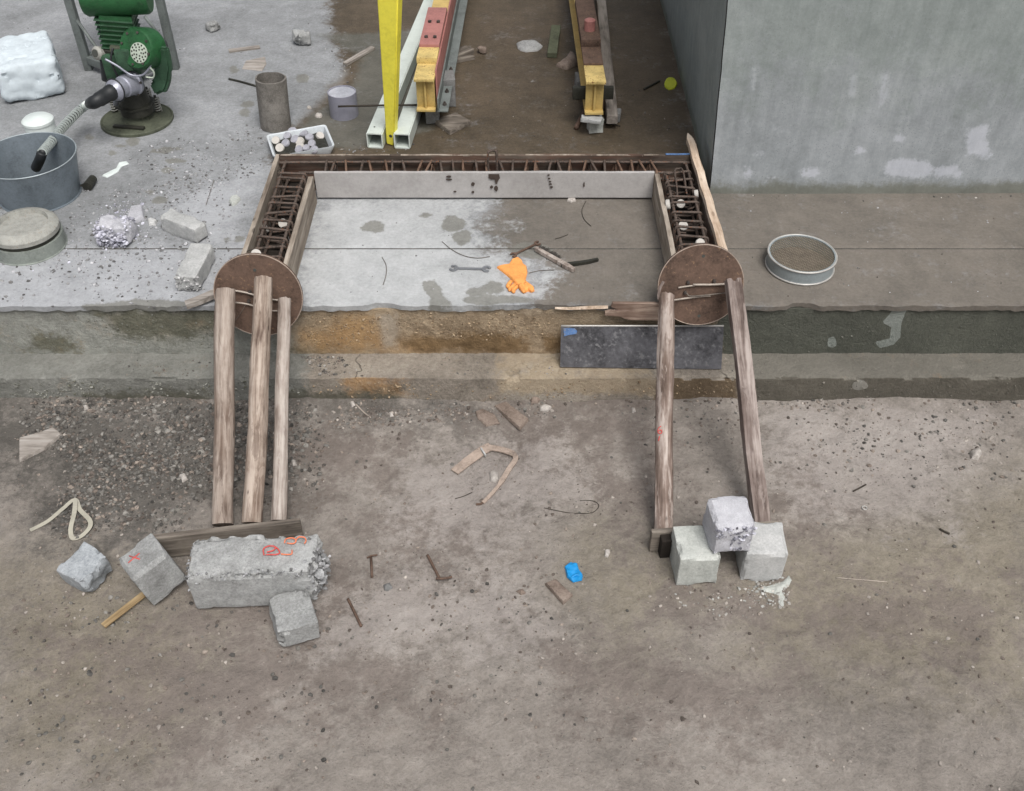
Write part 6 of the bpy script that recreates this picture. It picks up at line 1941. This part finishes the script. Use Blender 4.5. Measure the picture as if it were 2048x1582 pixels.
# ================================================================== VIBRATOR ENGINE ON ITS ROUND BASE
C0 = PZ(274, 237, ZP + .012); YM = float(C0[1]); XM = float(C0[0]); rB = 71 * MPP(274, 237, ZP + .02)
vm = thing('vibrator_engine', 'green engine on springs above round muddy base plate with hose coupling', 'engine', (XM, YM, ZP))
part('base_disc', lathe(MB(), [(0, .001), (rB, .001), (rB, .014), (rB - .006, .018), (rB - .012, .012), (rB * .6, .016), (0, .022)], (XM, YM, ZP), 64), m_olive, vm, True)
part('foot_slot', box(MB(), PZ(258, 254, ZP + .022), (0.16, 0.022, 0.012), rot(0, 0, -8), .003), m_oily, vm, True)
def mp(u, v, dy=0.0):
    return Vector(PY(u, v, YM + dy))
# springs
for i, (u, v, vt, dy) in enumerate(((231, 222, 196, -.03), (289, 238, 216, -.10), (317, 222, 198, -.02), (300, 205, 185, .08))):
    p = PZ(u, v, ZP + .016)
    pts = [(p[0] + .017 * math.cos(a), p[1] + .017 * math.sin(a), ZP + .016 + .075 * k / 48) for k in range(49) for a in [k * 2 * math.pi / 8]]
    part('spring', tube(MB(), pts, 0.0038, 5), m_mould_top, vm, 'all')
    part('spring_core', tube(MB(), [(p[0], p[1], ZP + .014), (p[0], p[1], ZP + .10)], 0.007, 8), m_oily, vm, 'all')
# pedestal cone
part('pedestal', lathe(MB(), [(0.080, .05), (0.078, .10), (0.068, .14), (0.066, .19), (0.075, .235), (0.0, .235)], (XM + .012, YM, ZP), 20), m_oily, vm, True)
part('pedestal_plate', lathe(MB(), [(0.0, .088), (0.098, .090), (0.098, .100), (0.0, .102)], (XM + .012, YM, ZP), 6), m_oily, vm, True)
part('lower_hub', lathe(MB(), [(0.07, .018), (0.055, .05), (0.05, .08)], (XM, YM, ZP), 20), m_olive, vm, True)
# engine block
zE = ZP + .235
part('crankcase', box(MB(), (XM + .015, YM, zE + .07), (0.17, 0.16, 0.14), rot(0, 0, 8), .012), m_green_dull, vm, True)
part('cylinder_head', box(MB(), (XM + .02, YM + .03, zE + .22), (0.15, 0.14, 0.18), rot(0, 8, 8), .012), m_green, vm, True)
# fan cowl with its perforated disc, facing the camera and a little left
fc = mp(272, 97, -.10); fa = Vector((-0.30, -0.88, 0.36)).normalized()
cowl = part('fan_cowl', lathe(MB(), [(0.094, -.10), (0.096, -.01), (0.086, .004), (0.05, .006), (0.0, .002)], fc, 40, fa), m_green, vm, True)
gc_ = fc + frame_from(fa)[0] * -0.022 - frame_from(fa)[1] * 0.016
part('grille', lathe(MB(), [(0.046, .0), (0.046, .008), (0.0, .010)], gc_ + fa * .002, 36, fa), m_grille, cowl, True)
a_, b_2 = frame_from(fa)
for (r_, n_) in ((0.014, 5), (0.026, 9), (0.038, 13)):
    for k in range(n_):
        th = 2 * math.pi * k / n_ + r_ * 40
        part('grille_hole', lathe(MB(), [(0.0042, .0), (0.0042, .0028), (0, .0028)], gc_ + fa * .0092 + (a_ * math.cos(th) + b_2 * math.sin(th)) * r_, 8, fa), m_oily, cowl)
for k in range(7):
    part('cooling_fin', box(MB(), (XM + .02, YM + .03, zE + .155 + k * .022), (0.172, 0.162, 0.005), rot(0, 8, 8), .001), m_green_dull, vm)
for k in range(8):
    th = k * math.pi / 4 + .2
    part('bolt', lathe(MB(), [(0.0065, 0), (0.0065, .007), (0, .008)], fc + fa * .003 + (frame_from(fa)[0] * math.cos(th) + frame_from(fa)[1] * math.sin(th)) * .074, 6, fa), m_bolt, vm)
part('cable', tube(MB(), smooth_path([mp(226, 96, -.10), mp(222, 120, -.12), mp(232, 146, -.12), mp(240, 160, -.09)], 5), 0.005, 6), m_hose, vm, 'all')
# fuel tank above
part('fuel_tank', lathe(MB(), [(0, -.15), (0.075, -.15), (0.085, -.135), (0.085, .135), (0.075, .15), (0, .15)], (XM + .05, YM + .02, zE + .38), 28, (1, 0.1, 0)), m_green, vm, True)
# belt guard on the right: a long rounded shield
gp = [mp(318, 92, -.06), mp(324, 120, -.06), mp(326, 150, -.05), mp(320, 170, -.05), mp(308, 178, -.04)]
mb = MB(); strip(mb, smooth_path(gp, 5), [0.10] * 8 + [0.085] * 8 + [0.06] * 5, 0.035, (1, -0.4, 0))
bm = bmesh.new(); me = bpy.data.meshes.new('t'); me.from_pydata(mb.v, [], mb.f); bm.from_mesh(me)
bmesh.ops.recalc_face_normals(bm, faces=bm.faces); bmesh.ops.bevel(bm, geom=[e for e in bm.edges if e.calc_face_angle(0) > 0.9], offset=.010, segments=2, affect='EDGES')
bm.verts.index_update(); mb.v = [tuple(v.co) for v in bm.verts]; mb.f = [tuple(v.index for v in f.verts) for f in bm.faces]; bm.free(); bpy.data.meshes.remove(me)
part('belt_guard', mb, m_green_dull, vm, True)
part('side_panel', box(MB(), mp(248, 120, -.10), (0.07, 0.03, 0.10), rot(0, 0, 14), .006), m_green_dull, vm, True)
# pipes, lever, carburettor
part('handle_bar', tube(MB(), smooth_path([mp(210, 118, -.13), mp(235, 132, -.13), mp(262, 150, -.13), mp(285, 150, -.13), mp(299, 135, -.13), mp(303, 120, -.12)], 4), 0.0055, 6), m_alu, vm, 'all')
part('cable_loop', tube(MB(), smooth_path([mp(300, 135, -.13), mp(308, 145, -.13), mp(306, 155, -.13), mp(292, 154, -.13)], 4), 0.004, 6), m_grille, vm, 'all')
part('carburettor', lathe(MB(), [(0.03, -.03), (0.032, .02), (0.022, .03), (0, .03)], mp(200, 106, -.05), 20, (-.4, -.8, .3)), m_mould_top, vm, True)
part('carburettor_mouth', lathe(MB(), [(0.018, .0), (0.018, .004), (0, .004)], mp(200, 106, -.05) + Vector((-.4, -.8, .3)).normalized() * .029, 16, (-.4, -.8, .3)), m_dark_in, vm)
part('carburettor_body', box(MB(), mp(228, 106, -.03), (0.09, 0.06, 0.05), rot(10, 15, 0), .01), m_oily, vm, True)
part('throttle_box', box(MB(), mp(234, 98, -.06), (0.06, 0.04, 0.03), rot(-5, 10, 5), .006), m_olive, vm, True)
part('muffler', lathe(MB(), [(0, -.05), (0.026, -.05), (0.028, .05), (0, .05)], mp(213, 140, -.02), 16, (.2, 0, 1)), m_hose, vm, True)
# aluminium coupling towards lower left
q0, q1 = mp(264, 166, -.08), mp(232, 180, -.18)
ca = (q1 - q0); cl_ = ca.length; ca.normalize()
part('coupling', lathe(MB(), [(0.0, -.02), (0.056, -.02), (0.060, -.012), (0.060, .0), (0.054, .006), (0.050, cl_ * .55), (0.044, cl_ * .6), (0.042, cl_), (0.052, cl_), (0.050, cl_ + .012), (0.036, cl_ + .03), (0.0, cl_ + .03)], q0, 32, ca), m_alu, vm, True)
part('coupling_ring', tube(MB(), [q0 + ca * (cl_ + .004) + (frame_from(ca)[0] * math.cos(k * math.pi / 14) + frame_from(ca)[1] * math.sin(k * math.pi / 14)) * .053 for k in range(28)], 0.004, 5, closed=True), m_hose, vm, 'all')
for k in range(5):
    th = k * 2 * math.pi / 5 + .4
    a2, b3 = frame_from(ca)
    part('bolt', lathe(MB(), [(0.006, 0), (0.006, .006), (0, .006)], q0 + ca * .004 + (a2 * math.cos(th) + b3 * math.sin(th)) * .056, 6, a2 * math.cos(th) + b3 * math.sin(th)), m_bolt, vm)
part('mounting_bracket', tube(MB(), [mp(232, 190, -.14), mp(231, 208, -.08)], 0.012, 8), m_alu, vm, 'all')

# flexible hose
hs = thing('flexible_hose', 'corrugated flexible steel hose from engine coupling to the bucket at left', 'hose', tuple(PZ(130, 270, ZP)))
p0 = q1 + ca * 0.02
p1 = p0 + ca * 0.10 + Vector((-.02, 0, -.02))
hp_ = smooth_path([p1, Vector(PZ(166, 215, ZP + .14)), Vector(PZ(128, 252, ZP + .15)), Vector(PZ(100, 287, ZP + .17)), Vector(PZ(84, 306, ZP + .19))], 30)
part('rubber_sleeve', tube(MB(), smooth_path([p0, (np.array(p0) + np.array(p1)) / 2, p1, hp_[14]], 6), [0.038] * 4 + [0.034] * 6 + [0.030] * 5 + [0.026] * 4, 16), m_hose, hs, 'all')
rr_ = []
core = tube(MB(), hp_[8:], 0.0165, 14)
part('core', core, m_hose, hs, 'all')
acc, last = 0.0, None
for i in range(9, len(hp_)):
    if last is None: last = hp_[i]; continue
    if np.linalg.norm(np.array(hp_[i]) - np.array(last)) > 0.0190:
        last = hp_[i]
        tg = Vector(hp_[min(i + 1, len(hp_) - 1)]) - Vector(hp_[i - 1])
        part('hose_ring', lathe(MB(), [(0.0165, -.0052), (0.0215, -.0042), (0.0215, .0042), (0.0165, .0052)], hp_[i], 14, tg), m_hose_ring, hs, True)
part('nozzle', tube(MB(), smooth_path([hp_[-1], Vector(PZ(80, 318, ZP + .16)), Vector(PZ(72, 335, ZP + .08))], 4), 0.022, 12), m_hose, hs, 'all')
# white can behind the hose end
wc_ = PZ(82, 290, ZP)
wcn = thing('plastic_can', 'white plastic can with domed lid behind end of hose at left edge', 'can', (wc_[0], wc_[1] + .05, ZP))
part('body', lathe(MB(), [(0.07, 0), (0.072, .06), (0.07, .10)], (wc_[0], wc_[1] + .05, ZP), 32), m_white_plastic, wcn, True)
part('lid', lathe(MB(), [(0.074, .095), (0.074, .108), (0.06, .120), (0.0, .126)], (wc_[0], wc_[1] + .05, ZP), 32), m_white_plastic, wcn, True)

# ================================================================== STEEL STAND BEHIND THE ENGINE, SACK AT LEFT
st_ = thing('steel_stand', 'grey steel angle stand behind the green engine', 'stand', tuple(PZ(265, 150, ZP)))
LA, LB, LC, LD = PZ(179, 139, ZP), PZ(268, 172, ZP), PZ(352, 137, ZP), PZ(262, 96, ZP)
for p in (LA, LB, LC, LD):
    part('leg', box(MB(), (p[0], p[1], ZP + .45), (0.04, 0.04, 0.90), None, .003), m_frame_grey, st_, True)
def rail(a, b2, z, w=.03, h=.04, name='rail'):
    a, b2 = np.array(a), np.array(b2)
    L = np.linalg.norm((b2 - a)[:2]) - .04
    c = (a + b2) / 2
    part(name, box(MB(), (c[0], c[1], z), (L, w, h), rot(0, 0, face(a, b2)), .002), m_frame_grey, st_, True)
for a, b2 in ((LA, LB), (LB, LC), (LC, LD), (LD, LA)):
    rail(a, b2, ZP + .06)
    rail(a, b2, ZP + .86)
part('brace', tube(MB(), [Vector(LC) + Vector((0, 0, .10)), Vector(LB) * .4 + Vector(LC) * .6 + Vector((0, 0, .32))], 0.009, 8), m_frame_grey, st_, 'all')
part('brace', tube(MB(), [Vector(LA) + Vector((0, 0, .30)), Vector(LA) * .5 + Vector(LB) * .5 + Vector((0, 0, .08))], 0.009, 8), m_frame_grey, st_, 'all')
part('shelf', box(MB(), tuple((LA + LB + LC + LD) / 4 + np.array([0, 0, .89])), (0.46, 0.46, 0.012), rot(0, 0, face(LA, LB)), .002), m_frame_grey, st_)
sk = rough_block((0.30, 0.42, 0.20), 60, res=0.014, bev=0.03, amp=0.016, chip=0.0)
p = PZ(128, 172, ZP)
placed('cement_sack', sk, m_sack, 'white sack standing at the top left edge of platform', 'sack', (p[0] - .17, p[1] + .02, ZP), rot(0, 0, 24), None, True)
